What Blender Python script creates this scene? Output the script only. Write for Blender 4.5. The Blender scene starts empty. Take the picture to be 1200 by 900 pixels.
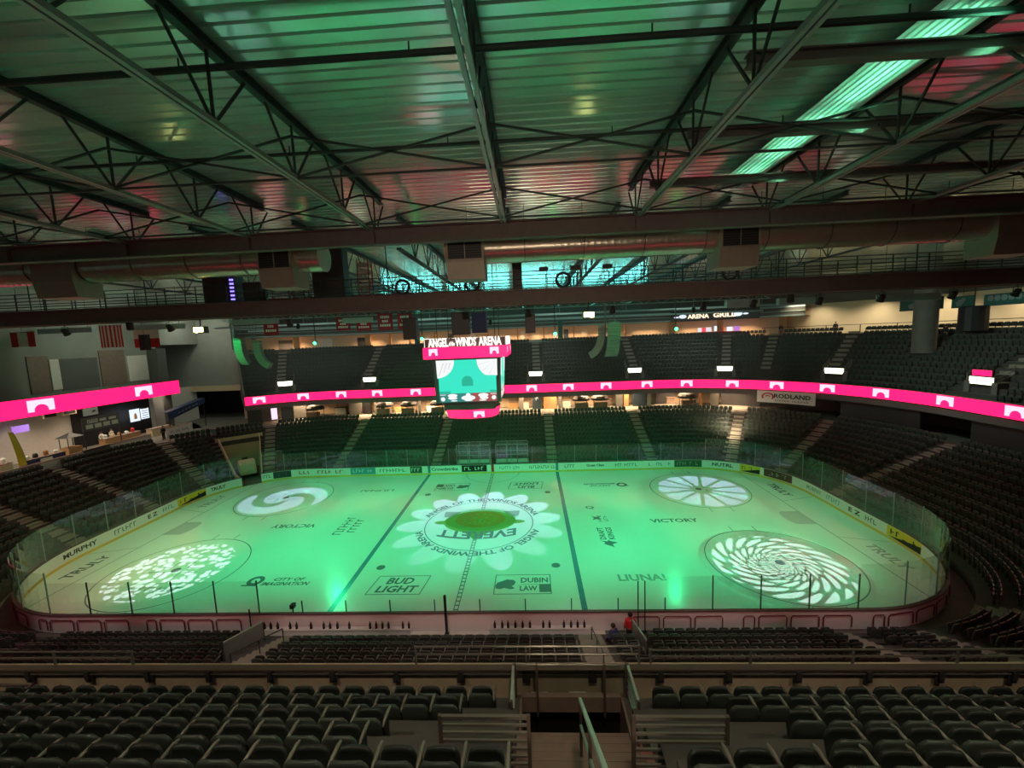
import bpy, bmesh, math, random
import numpy as np
from mathutils import Vector, Matrix
random.seed(7)
S = bpy.context.scene
COL = S.collection
PI = math.pi
R_ = math.radians

# ------------------------------------------------------------------ objects
def tag(o, label=None, cat=None, group=None, kind=None):
    if label: o['label'] = label
    if cat: o['category'] = cat
    if group: o['group'] = group
    if kind: o['kind'] = kind
    return o

def thing(name, label, cat, loc=(0, 0, 0), rz=0.0, group=None):
    o = bpy.data.objects.new(name, None)
    o.empty_display_size = .2
    COL.objects.link(o)
    o.location = loc
    o.rotation_euler = (0, 0, rz)
    return tag(o, label, cat, group)

def link(name, me, m=None, parent=None):
    o = bpy.data.objects.new(name, me)
    COL.objects.link(o)
    if m is not None and not me.materials: me.materials.append(m)
    if parent: o.parent = parent
    return o

class MB:
    """collects vertices and faces of one mesh"""
    def __init__(s): s.v = []; s.f = []; s.mi = []; s.cur = 0
    def add(s, vs, fs):
        n = len(s.v); s.v += [tuple(p) for p in vs]
        for f in fs: s.f.append(tuple(i + n for i in f)); s.mi.append(s.cur)
        return s
    def box(s, x0, x1, y0, y1, z0, z1):
        return s.add([(x0,y0,z0),(x1,y0,z0),(x1,y1,z0),(x0,y1,z0),(x0,y0,z1),(x1,y0,z1),(x1,y1,z1),(x0,y1,z1)],
                     [(3,2,1,0),(4,5,6,7),(0,1,5,4),(1,2,6,5),(2,3,7,6),(3,0,4,7)])
    def bar(s, p, q, w, h=None, up=(0,0,1)):
        h = h or w; p = Vector(p); q = Vector(q); d = (q-p)
        if d.length < 1e-6: return s
        d.normalize(); u = Vector(up)
        if abs(d.dot(u)) > .98: u = Vector((1,0,0)) if abs(d.x) < .9 else Vector((0,1,0))
        a = d.cross(u).normalized(); b = a.cross(d).normalized()
        vs = []
        for c in (p, q):
            for i, j in ((-1,-1),(1,-1),(1,1),(-1,1)): vs.append(c + a*(i*w/2) + b*(j*h/2))
        return s.add(vs, [(0,1,2,3),(7,6,5,4),(0,4,5,1),(1,5,6,2),(2,6,7,3),(3,7,4,0)])
    def tube(s, pts, r, n=8, closed=False, cap=True):
        pts = [Vector(p) for p in pts]; k = len(pts); vs = []; fs = []
        rr = r if isinstance(r, (list, tuple)) else [r]*k
        ref = None
        for i, p in enumerate(pts):
            if closed: d = pts[(i+1) % k] - pts[i-1]
            else: d = pts[min(i+1, k-1)] - pts[max(i-1, 0)]
            d.normalize()
            if ref is None:
                ref = Vector((0,0,1)) if abs(d.z) < .9 else Vector((1,0,0))
            a = d.cross(ref).normalized(); b = a.cross(d).normalized(); ref = b
            for j in range(n):
                t = 2*PI*j/n; vs.append(p + (a*math.cos(t) + b*math.sin(t))*rr[i])
        m = k if closed else k-1
        for i in range(m):
            for j in range(n):
                A = i*n+j; B = i*n+(j+1) % n; C2 = ((i+1) % k)*n
                fs.append((A, B, C2+(j+1) % n, C2+j))
        if cap and not closed:
            fs.append(tuple(range(n-1, -1, -1))); fs.append(tuple((k-1)*n+j for j in range(n)))
        return s.add(vs, fs)
    def prism(s, poly, M, d):
        """2-D polygon (ccw) in the plane of matrix M, pushed by d along its z"""
        n = len(poly); vs = [M @ Vector((x, y, 0)) for x, y in poly] + [M @ Vector((x, y, d)) for x, y in poly]
        fs = [tuple(range(n-1, -1, -1)), tuple(range(n, 2*n))] + [(i, (i+1) % n, n+(i+1) % n, n+i) for i in range(n)]
        return s.add(vs, fs)
    def grid(s, rows, closed=False):
        n = len(rows[0]); vs = [p for r in rows for p in r]; fs = []
        k = len(rows)
        for i in range(k if closed else k-1):
            i2 = (i+1) % k
            for j in range(n-1): fs.append((i*n+j, i*n+j+1, i2*n+j+1, i2*n+j))
        return s.add(vs, fs)
    def mesh(s, name, smooth=False, mats=()):
        me = bpy.data.meshes.new(name); me.from_pydata(s.v, [], s.f); 
        for m in mats: me.materials.append(m)
        if len(mats) > 1: me.polygons.foreach_set('material_index', s.mi)
        if smooth: me.polygons.foreach_set('use_smooth', [True]*len(me.polygons))
        me.update(); return me
    def build(s, name, m, parent=None, smooth=False):
        ms = m if isinstance(m, (list, tuple)) else (m,)
        return link(name, s.mesh(name, smooth, ms), None, parent)

def frame(o, x, y):
    """matrix with origin o, x and y axes as given, z = x cross y"""
    x = Vector(x).normalized(); y = Vector(y).normalized(); z = x.cross(y)
    return Matrix(((x.x,y.x,z.x,o[0]),(x.y,y.y,z.y,o[1]),(x.z,y.z,z.z,o[2]),(0,0,0,1)))

def solid(o, t):
    m = o.modifiers.new('thickness', 'SOLIDIFY'); m.thickness = t; m.offset = 0; return o

def smooth(o, ang=40):
    me = o.data; me.polygons.foreach_set('use_smooth', [True]*len(me.polygons)); me.set_sharp_from_angle(angle=R_(ang)); return o

_tc = {}
def text2d(s, ext=0.0):
    """a string's glyph outlines as a mesh in the unit-height plane: vertices, faces, width, height"""
    k = (s, ext)
    if s[0] == '~':        # lettering too small to read in the photograph: a run of short strokes
        rnd = random.Random(s); v = []; f = []; x = 0
        for ch in s[1:]:
            if ch == ' ': x += .45; continue
            w = rnd.uniform(.28, .5)
            for a, b, c, d in ((0, .12, 0, .7), (0, w, rnd.choice((0, .3, .58)), 0)):
                y1 = c+.12 if d == 0 else d
                n = len(v); v += [(x+a, c, 0), (x+b, c, 0), (x+b, y1, 0), (x+a, y1, 0)]; f.append((n, n+1, n+2, n+3))
            x += w+.14
        return [(p[0]-x/2, p[1]-.35, 0) for p in v], f, x, .7
    if k not in _tc:
        cu = bpy.data.curves.new('lettering', 'FONT'); cu.body = s; cu.resolution_u = 2; cu.size = 1; cu.extrude = ext
        cu.align_x = 'LEFT'; cu.offset = .03
        ob = bpy.data.objects.new('lettering', cu); me = bpy.data.meshes.new_from_object(ob)
        v = [tuple(p.co) for p in me.vertices]; f = [tuple(p.vertices) for p in me.polygons]
        bpy.data.objects.remove(ob); bpy.data.curves.remove(cu); bpy.data.meshes.remove(me)
        xs = [p[0] for p in v]; ys = [p[1] for p in v]
        x0, x1, y0, y1 = min(xs), max(xs), min(ys), max(ys)
        v = [(p[0]-(x0+x1)/2, p[1]-(y0+y1)/2, p[2]) for p in v]
        _tc[k] = (v, f, x1-x0, y1-y0)
    return _tc[k]

def text(mb, s, M, w, h, shear=0, ext=.0):
    v, f, tw, th = text2d(s, 1.0 if ext else 0.0)
    mb.add([M @ Vector((x*w/tw + shear*y/th*h, y*h/th, z*ext)) for x, y, z in v], f)

# ------------------------------------------------------------------ materials
def mat(name, col, rough=.6, metal=0, emi=None, es=0, var=.12, scale=3, spec=.5):
    m = bpy.data.materials.new(name); m.use_nodes = True
    nt = m.node_tree; b = nt.nodes['Principled BSDF']
    b.inputs['Roughness'].default_value = rough; b.inputs['Metallic'].default_value = metal
    b.inputs['Specular IOR Level'].default_value = spec
    if var:
        tc = nt.nodes.new('ShaderNodeTexCoord'); nz = nt.nodes.new('ShaderNodeTexNoise'); nz.inputs['Scale'].default_value = scale
        nz.inputs['Detail'].default_value = 4
        mx = nt.nodes.new('ShaderNodeMix'); mx.data_type = 'RGBA'
        mx.inputs[6].default_value = (*[c*(1-var) for c in col], 1); mx.inputs[7].default_value = (*[min(1, c*(1+var)) for c in col], 1)
        nt.links.new(tc.outputs['Object'], nz.inputs['Vector']); nt.links.new(nz.outputs['Fac'], mx.inputs[0])
        nt.links.new(mx.outputs[2], b.inputs['Base Color'])
    else: b.inputs['Base Color'].default_value = (*col, 1)
    if emi:
        b.inputs['Emission Color'].default_value = (*emi, 1); b.inputs['Emission Strength'].default_value = es
    return m

def lin(r, g, b):
    f = lambda c: (c/255/12.92) if c <= 10 else ((c/255+.055)/1.055)**2.4
    return (f(r), f(g), f(b))

M = {}
M['concrete'] = mat('concrete', (.16,.15,.13), .8, var=.25, scale=1.2)
M['riser'] = mat('dark_concrete', (.07,.068,.06), .85, var=.25, scale=1.5)
M['step'] = mat('step_concrete', (.27,.25,.21), .8, var=.2)
M['parapet'] = mat('parapet_concrete', (.44,.35,.25), .8, var=.3, scale=1.6)
M['brown'] = mat('brown_paint', (.22,.155,.125), .7, var=.25)
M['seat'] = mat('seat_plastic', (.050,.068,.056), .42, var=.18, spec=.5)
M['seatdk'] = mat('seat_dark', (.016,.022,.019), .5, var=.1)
M['arm'] = mat('armrest', (.17,.17,.14), .4, var=.1)
M['steel'] = mat('roof_steel', (.035,.045,.043), .55, .3, var=.2)
M['lsteel'] = mat('light_steel', (.26,.29,.28), .4, .55, var=.2)
M['girder'] = mat('girder_paint', (.13,.10,.094), .6, var=.2)
M['deckpanel'] = mat('white_roof_panel', (.88,.92,.90), .5, var=.05)
M['galv'] = mat('galvanised_duct', (.46,.40,.33), .25, .6, var=.12, scale=2)
M['duct'] = mat('duct_paint', (.30,.27,.22), .5, .35, var=.15)
M['black'] = mat('black', (.012,.012,.013), .5, var=0)
M['dark'] = mat('dark_grey', (.035,.035,.038), .5, var=.15)
M['grey'] = mat('grey_wall', (.26,.265,.24), .85, var=.15, scale=.6)
M['greyd'] = mat('grey_wall_dark', (.12,.12,.11), .85, var=.2, scale=.6)
M['beige'] = mat('beige_wall', (.62,.48,.32), .8, var=.12, scale=.5)
M['beige2'] = mat('cream_wall', (.66,.58,.42), .8, var=.08, scale=.4)
M['wood'] = mat('orange_wood', (.5,.27,.12), .6, var=.2)
M['white'] = mat('white_board', (.80,.82,.80), .4, var=.03)
M['yellow'] = mat('kick_yellow', (.75,.55,.12), .5, var=.05)
M['ady'] = mat('advert_yellow', (.85,.62,.05), .45, var=.03)
M['adb'] = mat('advert_blue', (.10,.32,.42), .45, var=.05)
M['adn'] = mat('advert_navy', (.03,.05,.07), .45, var=.05)
M['adg'] = mat('advert_green', (.03,.10,.06), .45, var=.05)
M['adr'] = mat('advert_maroon', (.14,.05,.04), .45, var=.05)
M['ink'] = mat('printed_ink', (.10,.14,.14), .5, var=0)
M['inkd'] = mat('dark_ink', (.03,.05,.05), .5, var=0)
M['inkr'] = mat('red_ink', (.6,.03,.03), .5, var=0)
M['paint'] = mat('ice_paint_dark', (.16,.22,.24), .22, var=0)
M['paintb'] = mat('ice_paint_blue', (.10,.26,.36), .22, var=0)
M['paintl'] = mat('ice_paint_light', (.36,.45,.42), .22, var=0)
M['crease'] = mat('ice_paint_crease', (.50,.60,.62), .22, var=0)
M['logo1'] = mat('ice_logo_olive', (.30,.27,.02), .22, var=.1)
M['logo2'] = mat('ice_logo_green', (.16,.40,.08), .22, var=.1)
M['redbar'] = mat('maroon_tube', (.16,.02,.03), .5, var=0)
M['rail'] = mat('steel_rail', (.22,.20,.175), .35, .5, var=.1)
M['railb'] = mat('brown_rail', (.13,.095,.08), .5, .3, var=.1)
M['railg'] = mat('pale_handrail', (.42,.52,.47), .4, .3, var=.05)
M['post'] = mat('glass_post', (.30,.34,.33), .4, .6, var=0)
M['postd'] = mat('glass_post_dark', (.07,.09,.085), .4, .5, var=0)
M['spk'] = mat('speaker_grey', (.2,.21,.21), .6, var=.1)
M['spkd'] = mat('speaker_black', (.014,.016,.018), .6, var=.1)
M['teal'] = mat('pale_teal_housing', (.30,.42,.42), .5, var=.1)
M['banner'] = mat('red_banner', (.36,.03,.055), .7, var=.1)
M['bannerg'] = mat('green_banner', (.03,.14,.115), .7, var=.1)
M['red'] = mat('red_cloth', (.55,.02,.03), .75, var=.1)
M['navy'] = mat('navy_cloth', (.03,.05,.13), .75, var=.1)
M['skin'] = mat('skin', (.55,.33,.24), .5, var=.05)
M['hair'] = mat('dark_hair', (.02,.014,.01), .6, var=.1)
M['blackcloth'] = mat('black_cloth', (.02,.02,.022), .8, var=.1)
M['whitecloth'] = mat('white_cloth', (.7,.66,.6), .8, var=.1)
PINK = lin(243, 22, 118)
M['pink'] = mat('led_pink', (.02,.02,.02), .4, emi=(1,.006,.10), es=2.4, var=0)
M['ledw'] = mat('led_white', (.02,.02,.02), .4, emi=(.95,.75,.95), es=1.1, var=0)
M['letters'] = mat('lit_letters', (.5,.5,.5), .4, emi=(1,.93,.88), es=1.3, var=0)
M['peach'] = mat('lit_peach_letters', (.5,.5,.5), .4, emi=(1,.72,.5), es=1.6, var=0)
M['vom'] = mat('portal_light', (.5,.5,.5), .4, emi=(.95,1,.72), es=3.0, var=0)
M['flood'] = mat('flood_lens', (.5,.5,.5), .4, emi=(1,.9,.3), es=12, var=0)
M['green_lens'] = mat('green_lens', (.1,.5,.2), .4, emi=(.02,1,.18), es=22, var=0)
M['purple'] = mat('indicator_purple', (.1,.1,.4), .4, emi=(.25,.18,1), es=2.5, var=0)
M['screen_w'] = mat('lit_screen', (.1,.1,.1), .4, emi=(.75,.85,1), es=1.1, var=0)
M['screen_r'] = mat('lit_screen_red', (.1,.02,.02), .4, emi=(.9,.05,.08), es=.9, var=0)
M['screen_b'] = mat('lit_screen_blue', (.1,.1,.3), .4, emi=(.1,.3,.9), es=1, var=0)
M['screen_v'] = mat('lit_screen_violet', (.1,.1,.3), .4, emi=(.5,.2,.8), es=.8, var=0)
M['cyan'] = mat('screen_cyan', (.02,.02,.02), .3, emi=lin(45,232,200), es=1, var=0)
M['cyan2'] = mat('screen_teal', (.02,.02,.02), .3, emi=lin(20,180,150), es=1, var=0)
M['cyan3'] = mat('screen_strip', (.02,.02,.02), .3, emi=lin(40,130,125), es=1, var=0)
M['cyan4'] = mat('screen_strip_red', (.02,.02,.02), .3, emi=lin(160,75,75), es=1, var=0)
M['scrw'] = mat('screen_white', (.02,.02,.02), .3, emi=(.92,.95,.95), es=1, var=0)
M['scrp'] = mat('screen_pale', (.02,.02,.02), .3, emi=(.72,.72,.80), es=1, var=0)

# transparent sheet with a view-angle reflection
def glass_mat(name, tint, base=.06):
    m = bpy.data.materials.new(name); m.use_nodes = True; nt = m.node_tree; nt.nodes.clear()
    out = nt.nodes.new('ShaderNodeOutputMaterial'); t = nt.nodes.new('ShaderNodeBsdfTransparent'); g = nt.nodes.new('ShaderNodeBsdfGlossy')
    g.inputs['Roughness'].default_value = .02; t.inputs[0].default_value = (*tint, 1)
    lw = nt.nodes.new('ShaderNodeLayerWeight'); pw = nt.nodes.new('ShaderNodeMath'); pw.operation = 'POWER'; pw.inputs[1].default_value = 4
    nt.links.new(lw.outputs['Facing'], pw.inputs[0])
    ad = nt.nodes.new('ShaderNodeMath'); ad.operation = 'ADD'; ad.inputs[1].default_value = base; ad.use_clamp = True
    mx = nt.nodes.new('ShaderNodeMixShader')
    nt.links.new(pw.outputs[0], ad.inputs[0]); nt.links.new(ad.outputs[0], mx.inputs[0])
    nt.links.new(t.outputs[0], mx.inputs[1]); nt.links.new(g.outputs[0], mx.inputs[2]); nt.links.new(mx.outputs[0], out.inputs[0])
    return m
M['glass'] = glass_mat('rink_glass', (.965,.985,.975), .045)

def ice_mat():
    m = mat('ice', (.84,.90,.87), .17, var=.03, scale=.25, spec=.38); nt = m.node_tree; b = nt.nodes['Principled BSDF']
    tc = nt.nodes.new('ShaderNodeTexCoord'); nz = nt.nodes.new('ShaderNodeTexNoise'); nz.inputs['Scale'].default_value = 9; nz.inputs['Detail'].default_value = 6
    r = nt.nodes.new('ShaderNodeMapRange'); r.inputs[3].default_value = .13; r.inputs[4].default_value = .24
    nt.links.new(tc.outputs['Object'], nz.inputs['Vector']); nt.links.new(nz.outputs['Fac'], r.inputs[0]); nt.links.new(r.outputs[0], b.inputs['Roughness'])
    return m
M['ice'] = ice_mat()

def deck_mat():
    m = mat('galvanised_deck_green_cast', (.70,.90,.81), .3, .60, var=.14, scale=.5); nt = m.node_tree; b = nt.nodes['Principled BSDF']  # green cast of the lighting mixed into the neutral galvanised base colour
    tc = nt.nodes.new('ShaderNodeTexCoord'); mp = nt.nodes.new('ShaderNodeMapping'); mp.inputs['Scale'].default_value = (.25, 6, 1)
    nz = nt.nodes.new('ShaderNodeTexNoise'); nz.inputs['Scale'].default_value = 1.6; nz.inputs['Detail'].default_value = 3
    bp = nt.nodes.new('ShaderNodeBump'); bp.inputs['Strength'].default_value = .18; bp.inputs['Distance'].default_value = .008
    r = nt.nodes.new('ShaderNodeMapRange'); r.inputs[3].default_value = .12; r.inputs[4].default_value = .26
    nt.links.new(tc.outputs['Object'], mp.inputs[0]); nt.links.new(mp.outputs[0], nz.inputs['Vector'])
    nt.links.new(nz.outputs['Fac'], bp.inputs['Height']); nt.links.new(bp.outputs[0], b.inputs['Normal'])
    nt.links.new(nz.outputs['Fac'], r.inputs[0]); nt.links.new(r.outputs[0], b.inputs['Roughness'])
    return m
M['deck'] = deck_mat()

# ------------------------------------------------------------------ camera
CAM = Vector((4.85804, -33.48452, 15.62183)); PITCH, YAW, ROLL, F = .1120540, -.0477356, -.0390049, 483.10145
fw = Vector((math.sin(YAW)*math.cos(PITCH), math.cos(YAW)*math.cos(PITCH), -math.sin(PITCH)))
r0 = fw.cross(Vector((0,0,1))).normalized(); u0 = r0.cross(fw)
RI = r0*math.cos(ROLL) + u0*math.sin(ROLL); UP = -r0*math.sin(ROLL) + u0*math.cos(ROLL)
cd = bpy.data.cameras.new('camera'); cd.sensor_fit = 'HORIZONTAL'; cd.sensor_width = 36; cd.lens = F/1200*36; cd.clip_end = 400; cd.clip_start = .05
cam = bpy.data.objects.new('camera', cd); COL.objects.link(cam); S.camera = cam
cam.matrix_world = Matrix(((RI.x,UP.x,-fw.x,CAM.x),(RI.y,UP.y,-fw.y,CAM.y),(RI.z,UP.z,-fw.z,CAM.z),(0,0,0,1)))
def seen(p):
    d = Vector(p)-CAM; w = d.dot(fw)
    if w < .3: return None
    return 600+F*d.dot(RI)/w, 450-F*d.dot(UP)/w, w

# ------------------------------------------------------------------ the bowl's outline: the rink boards, offset outwards
HX, HY, RC = 30.48, 12.95, 8.53
SX, SY, QA = HX-RC, HY-RC, PI/2*RC
SEG = [('l',SX,(0,SY),(1,0),(0,1)),('a',QA,(SX,SY),90),('l',2*SY,(SX,SY),(0,-1),(1,0)),('a',QA,(SX,-SY),0),('l',2*SX,(SX,-SY),(-1,0),(0,-1)),
       ('a',QA,(-SX,-SY),-90),('l',2*SY,(-SX,-SY),(0,1),(-1,0)),('a',QA,(-SX,SY),180),('l',SX,(-SX,SY),(1,0),(0,1))]
TOT = sum(s[1] for s in SEG)
def base(t):
    t %= TOT
    for s in SEG:
        if t <= s[1]+1e-9: break
        t -= s[1]
    if s[0] == 'l': return s[2][0]+s[3][0]*t, s[2][1]+s[3][1]*t, s[4][0], s[4][1]
    a = R_(s[3]) - t/RC
    return s[2][0], s[2][1], math.cos(a), math.sin(a)
def pos(t, o):
    cx, cy, nx, ny = base(t); return cx+nx*(RC+o), cy+ny*(RC+o)
_knots = [0]
for s_ in SEG: _knots.append(_knots[-1]+s_[1])
def ts_range(t0, t1, step=1.1):
    """path parameters from t0 to t1 (t1 > t0), dense on the arcs, with the segment ends"""
    out = {round(t0, 4), round(t1, 4)}
    for w in (0, TOT):
        for k, s in enumerate(SEG):
            a, b = _knots[k]+w, _knots[k+1]+w
            n = 20 if s[0] == 'a' else 1
            for i in range(n+1):
                t = a+(b-a)*i/n
                if t0 < t < t1: out.add(round(t, 4))
    return sorted(out)
def sweep(mb, prof, t0, t1, full=False):
    """sweep a profile of (offset, z) along the path"""
    rows = []
    for t in (ts_range(0, TOT)[:-1] if full else ts_range(t0, t1)):
        cx, cy, nx, ny = base(t); rows.append([(cx+nx*(RC+o), cy+ny*(RC+o), z) for o, z in prof])
    mb.grid(rows, closed=full); return mb
def tarc(theta):  # far-right arc: angle from +x in degrees -> t
    return SX + R_(90-theta)*RC if theta <= 90 else TOT - SX - R_(theta-90)*RC
def strip(mb, t0, t1, o, z0, z1): return sweep(mb, [(o, z0), (o, z1)], t0, t1)

# ------------------------------------------------------------------ ice and paint
ts_all = ts_range(0, TOT)[:-1]
g = MB(); g.add([(*pos(t, 0.02), 0) for t in ts_all], [tuple(range(len(ts_all)-1, -1, -1))])
ice = thing('ice_rink', 'sheet of ice glowing green under the arena lights with painted hockey lines', 'ice rink')
g.build('ice_surface', M['ice'], ice)
ZP = .006
def flat(poly, z=ZP):
    return [(x, y, z) for x, y in poly]
def decal(name, m, fn):
    g = MB(); fn(g); return g.build(name, m, ice)
def quad(g, x0, x1, y0, y1, z=ZP): g.add([(x0,y0,z),(x1,y0,z),(x1,y1,z),(x0,y1,z)], [(0,1,2,3)])
def ring(g, cx, cy, r0, r1, a0=0, a1=360, z=ZP, n=64):
    vs = []; fs = []
    for i in range(n+1):
        a = R_(a0+(a1-a0)*i/n); vs += [(cx+r0*math.cos(a), cy+r0*math.sin(a), z), (cx+r1*math.cos(a), cy+r1*math.sin(a), z)]
        if i: fs.append((2*i-2, 2*i-1, 2*i+1, 2*i))
    g.add(vs, fs)
def disc(g, cx, cy, r, z=ZP, n=32):
    g.add([(cx+r*math.cos(2*PI*i/n), cy+r*math.sin(2*PI*i/n), z) for i in range(n)], [tuple(range(n))])
for x in (-7.47, 7.47): decal('blue_line', M['paintb'], lambda g: quad(g, x-.17, x+.17, -12.93, 12.93))
def centre_line(g):
    for i in range(66):
        y = -12.9 + i*.3936
        if abs(y) < 2.6: continue
        g2 = [(-.15,-.11),(.15,.11)]
        quad(g, -.15, -.10, y, y+.39); quad(g, .10, .15, y, y+.39); quad(g, -.15, .15, y, y+.10)
decal('centre_line', M['paint'], centre_line)
for x in (-27.13, 27.13): decal('goal_line', M['paintl'], lambda g: quad(g, x-.04, x+.04, -11.2, 11.2))
for sx in (-1, 1):
    for sy in (-1, 1):
        def fo(g):
            cx, cy = sx*21.03, sy*6.71
            ring(g, cx, cy, 4.53, 4.60); disc(g, cx, cy, .3)
            for dx in (-.9, .9):
                for dy in (-1, 1): quad(g, cx+dx-.03, cx+dx+.03, cy+dy*4.95-.38, cy+dy*4.95+.38)
            for ex in (-1, 1):
                for ey in (-1, 1):
                    quad(g, cx+ex*.6-.03, cx+ex*.6+.03, cy+ey*.28-.03, cy+ey*1.1+.03 if ey > 0 else cy+ey*.28+.03) if ey > 0 else quad(g, cx+ex*.6-.03, cx+ex*.6+.03, cy-1.1, cy-.28)
                    quad(g, min(cx+ex*.6, cx+ex*1.8), max(cx+ex*.6, cx+ex*1.8), cy+ey*.28-.03, cy+ey*.28+.03)
        decal('faceoff_circle', M['paint'], fo)
        decal('faceoff_spot', M['paint'], lambda g: disc(g, sx*6.1, sy*6.71, .30))
def referee(g): ring(g, 0, 12.93, 3.0, 3.06, 180, 360)
decal('referee_crease', M['paintl'], referee)
for sx in (-1, 1):
    def cre(g):
        pts = [(sx*27.1, 1.22), (sx*27.1, -1.22)]
        n = 14; arc = [(sx*(27.1-1.37-.46*math.cos(a)), -1.22*math.cos(0)*(-math.sin(a))) for a in [(-PI/2)+PI*i/n for i in range(n+1)]]
        poly = [(sx*27.1, -1.22)] + sorted(arc, key=lambda p: p[1]) + [(sx*27.1, 1.22)]
        if sx > 0: poly = poly[::-1]
        g.add(flat(poly), [tuple(range(len(poly)))])
    decal('goal_crease', M['crease'], cre)
    for y0, y1 in ((3.35, 4.27), (-3.35, -4.27)):
        def trap(g):
            x0, x1 = sx*27.13, sx*30.4
            g.add(flat([(x0, y0-.03), (x1, y1-.03), (x1, y1+.03), (x0, y0+.03)]), [(0,1,2,3)])
        decal('trapezoid_line', M['paintl'], trap)
# centre mark: ring, wordmark round it and the crest
def ringtext(g, s, r, h, a_mid, span, z=ZP):
    v, f, tw, th = text2d(s)
    g.add([((r+y/th*h)*math.cos(a_mid - x/tw*span), (r+y/th*h)*math.sin(a_mid - x/tw*span), z) for x, y, _ in v], f)
decal('centre_circle', M['paint'], lambda g: ring(g, 0, 0, 4.53, 4.61, n=96))
for am in (PI/2, -PI/2): decal('ring_lettering', M['paint'], lambda g: ringtext(g, 'ANGEL OF THE WINDS ARENA', 5.05, .62, am, R_(150)))
def ell(g, cx, cy, rx, ry, z, n=40): g.add([(cx+rx*math.cos(2*PI*i/n), cy+ry*math.sin(2*PI*i/n), z) for i in range(n)], [tuple(range(n))])
decal('crest', M['logo2'], lambda g: (ell(g, 0, .35, 3.1, 2.1, ZP), g.add([(-1.3,-1.3,ZP),(0,-3.0,ZP),(1.3,-1.3,ZP-.001)], [(0,1,2)]), ell(g, 3.0, .2, .9, .35, ZP-.002), ell(g, -3.0, .2, .9, .35, ZP-.002)))
decal('crest_centre', M['logo1'], lambda g: ell(g, 0, .75, 2.2, 1.55, ZP+.003))
def crestface(g):
    for i in range(14):
        a = 2*PI*i/14; disc(g, 1.35*math.cos(a), .75+.95*math.sin(a), .16, ZP+.006, 8)
    for px, py, q in ((-.5,1.0,.2),(.5,1.0,.2),(0,.6,.22),(-.45,.25,.15),(.45,.25,.15),(0,.15,.15)): disc(g, px, py, q, ZP+.006, 10)
decal('crest_pattern', M['logo2'], crestface)
def everett(g):
    v, f, tw, th = text2d('EVERETT')
    w, h = 6.4, 1.25
    vs = []
    for x, y, _ in v:
        X = -x/tw*w; Y = -2.2 - y/th*h*(1) + .055*X*X; vs.append((X, Y, ZP+.004))
    g.add(vs, f)
decal('crest_lettering', M['paint'], everett)
def flank(g):
    sx = SXF; g.add([(sx*1.9,2.3,ZP+.002),(sx*3.4,2.4,ZP+.002),(sx*3.3,1.3,ZP+.002),(sx*2.7,1.2,ZP+.002)], [(0,1,2,3)])
for SXF in (-1, 1): decal('crest_wing', M['paintl'], flank)
# sponsor marks printed under the ice
def ice_text(name, s, x, y, w, h, rot=0, m='paint', shear=0, box=None):
    g = MB(); c, sn = math.cos(R_(rot)), math.sin(R_(rot))
    Mx = frame((x, y, ZP), (c, sn, 0), (-sn, c, 0))
    lines = s if isinstance(s, list) else [s]
    for i, l in enumerate(lines):
        L = l if isinstance(l, tuple) else (l, w, h)
        oy = (len(lines)/2-.5-i)*h*1.22
        text(g, L[0], Mx @ Matrix.Translation((0, oy, 0)), L[1], L[2]*.95, shear)
    if box:
        W, H, t, sk = box
        def P(a, b): return tuple(Mx @ Vector((a+sk*b/H, b, 0)))
        for (a0, b0, a1, b1) in ((-W/2,-H/2,W/2,-H/2+t),(-W/2,H/2-t,W/2,H/2),(-W/2,-H/2,-W/2+t,H/2),(W/2-t,-H/2,W/2,H/2)):
            g.add([P(a0,b0),P(a1,b0),P(a1,b1),P(a0,b1)], [(0,1,2,3)])
    return g.build(name, M[m], ice)
for (x, y, r) in ((-4.15, -8.78, 0), (3.9, 8.78, 180)):
    ice_text('printed_wordmark', [('BUD', 1.75, .75), ('LIGHT', 2.6, .75)], x, y, 2.6, .72, r, 'paint', .18, (3.5, 2.05, .06, .25))
def bear(g, x, y, s):
    pts = [(-1.65,-.2),(-1.5,.25),(-1.1,.45),(-.7,.7),(-.1,.65),(.15,.35),(.05,-.05),(-.2,-.3),(.1,-.6),(-.3,-.75),(-.8,-.55),(-1.2,-.72),(-1.6,-.6)]
    g.add([(x+s*px, y+s*py, ZP) for px, py in pts], [tuple(range(len(pts)))][::1])
for (x, y, r) in ((3.86, -8.83, 0), (-3.95, 8.75, 180)):
    s = 1 if r == 0 else -1
    o = ice_text('printed_wordmark', [('DUBIN', 1.75, .58)], x+s*.75, y+s*.42, 1.75, .6, r, 'paint', 0)
    ice_text('printed_box', [('LAW', 1.1, .56)], x+s*.38, y-s*.45, 1.1, .6, r, 'paint', 0)
    def bx(g):
        for (a0, b0, a1, b1) in ((-1.8,-1.05,1.8,-.99),(-1.8,.99,1.8,1.05),(-1.8,-1.05,-1.74,1.05),(1.74,-1.05,1.8,1.05),(-.1,-.06,1.74,-.02),(1.05,-.85,1.74,-.05)):
            quad(g, min(x+s*a0, x+s*a1), max(x+s*a0, x+s*a1), min(y+s*b0, y+s*b1), max(y+s*b0, y+s*b1))
        bear(g, x-s*.55, y, s*.72)
    decal('printed_bear_mark', M['paint'], bx)
for (x, y, r) in ((-11.9, -8.25, 0), (11.6, 8.45, 180)):
    ice_text('printed_wordmark', [('CITY OF', 2.1, .38), ('IMAGINATION', 3.2, .42)], x, y, 3.2, .42, r, 'paint', .15)
    s = 1 if r == 0 else -1
    decal('printed_mark', M['paint'], lambda g: (ring(g, x-s*2.25, y+s*.1, .28, .55, n=24), quad(g, min(x-s*2.9, x-s*1.9), max(x-s*2.9, x-s*1.9), y-.5, y-.36)))
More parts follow.
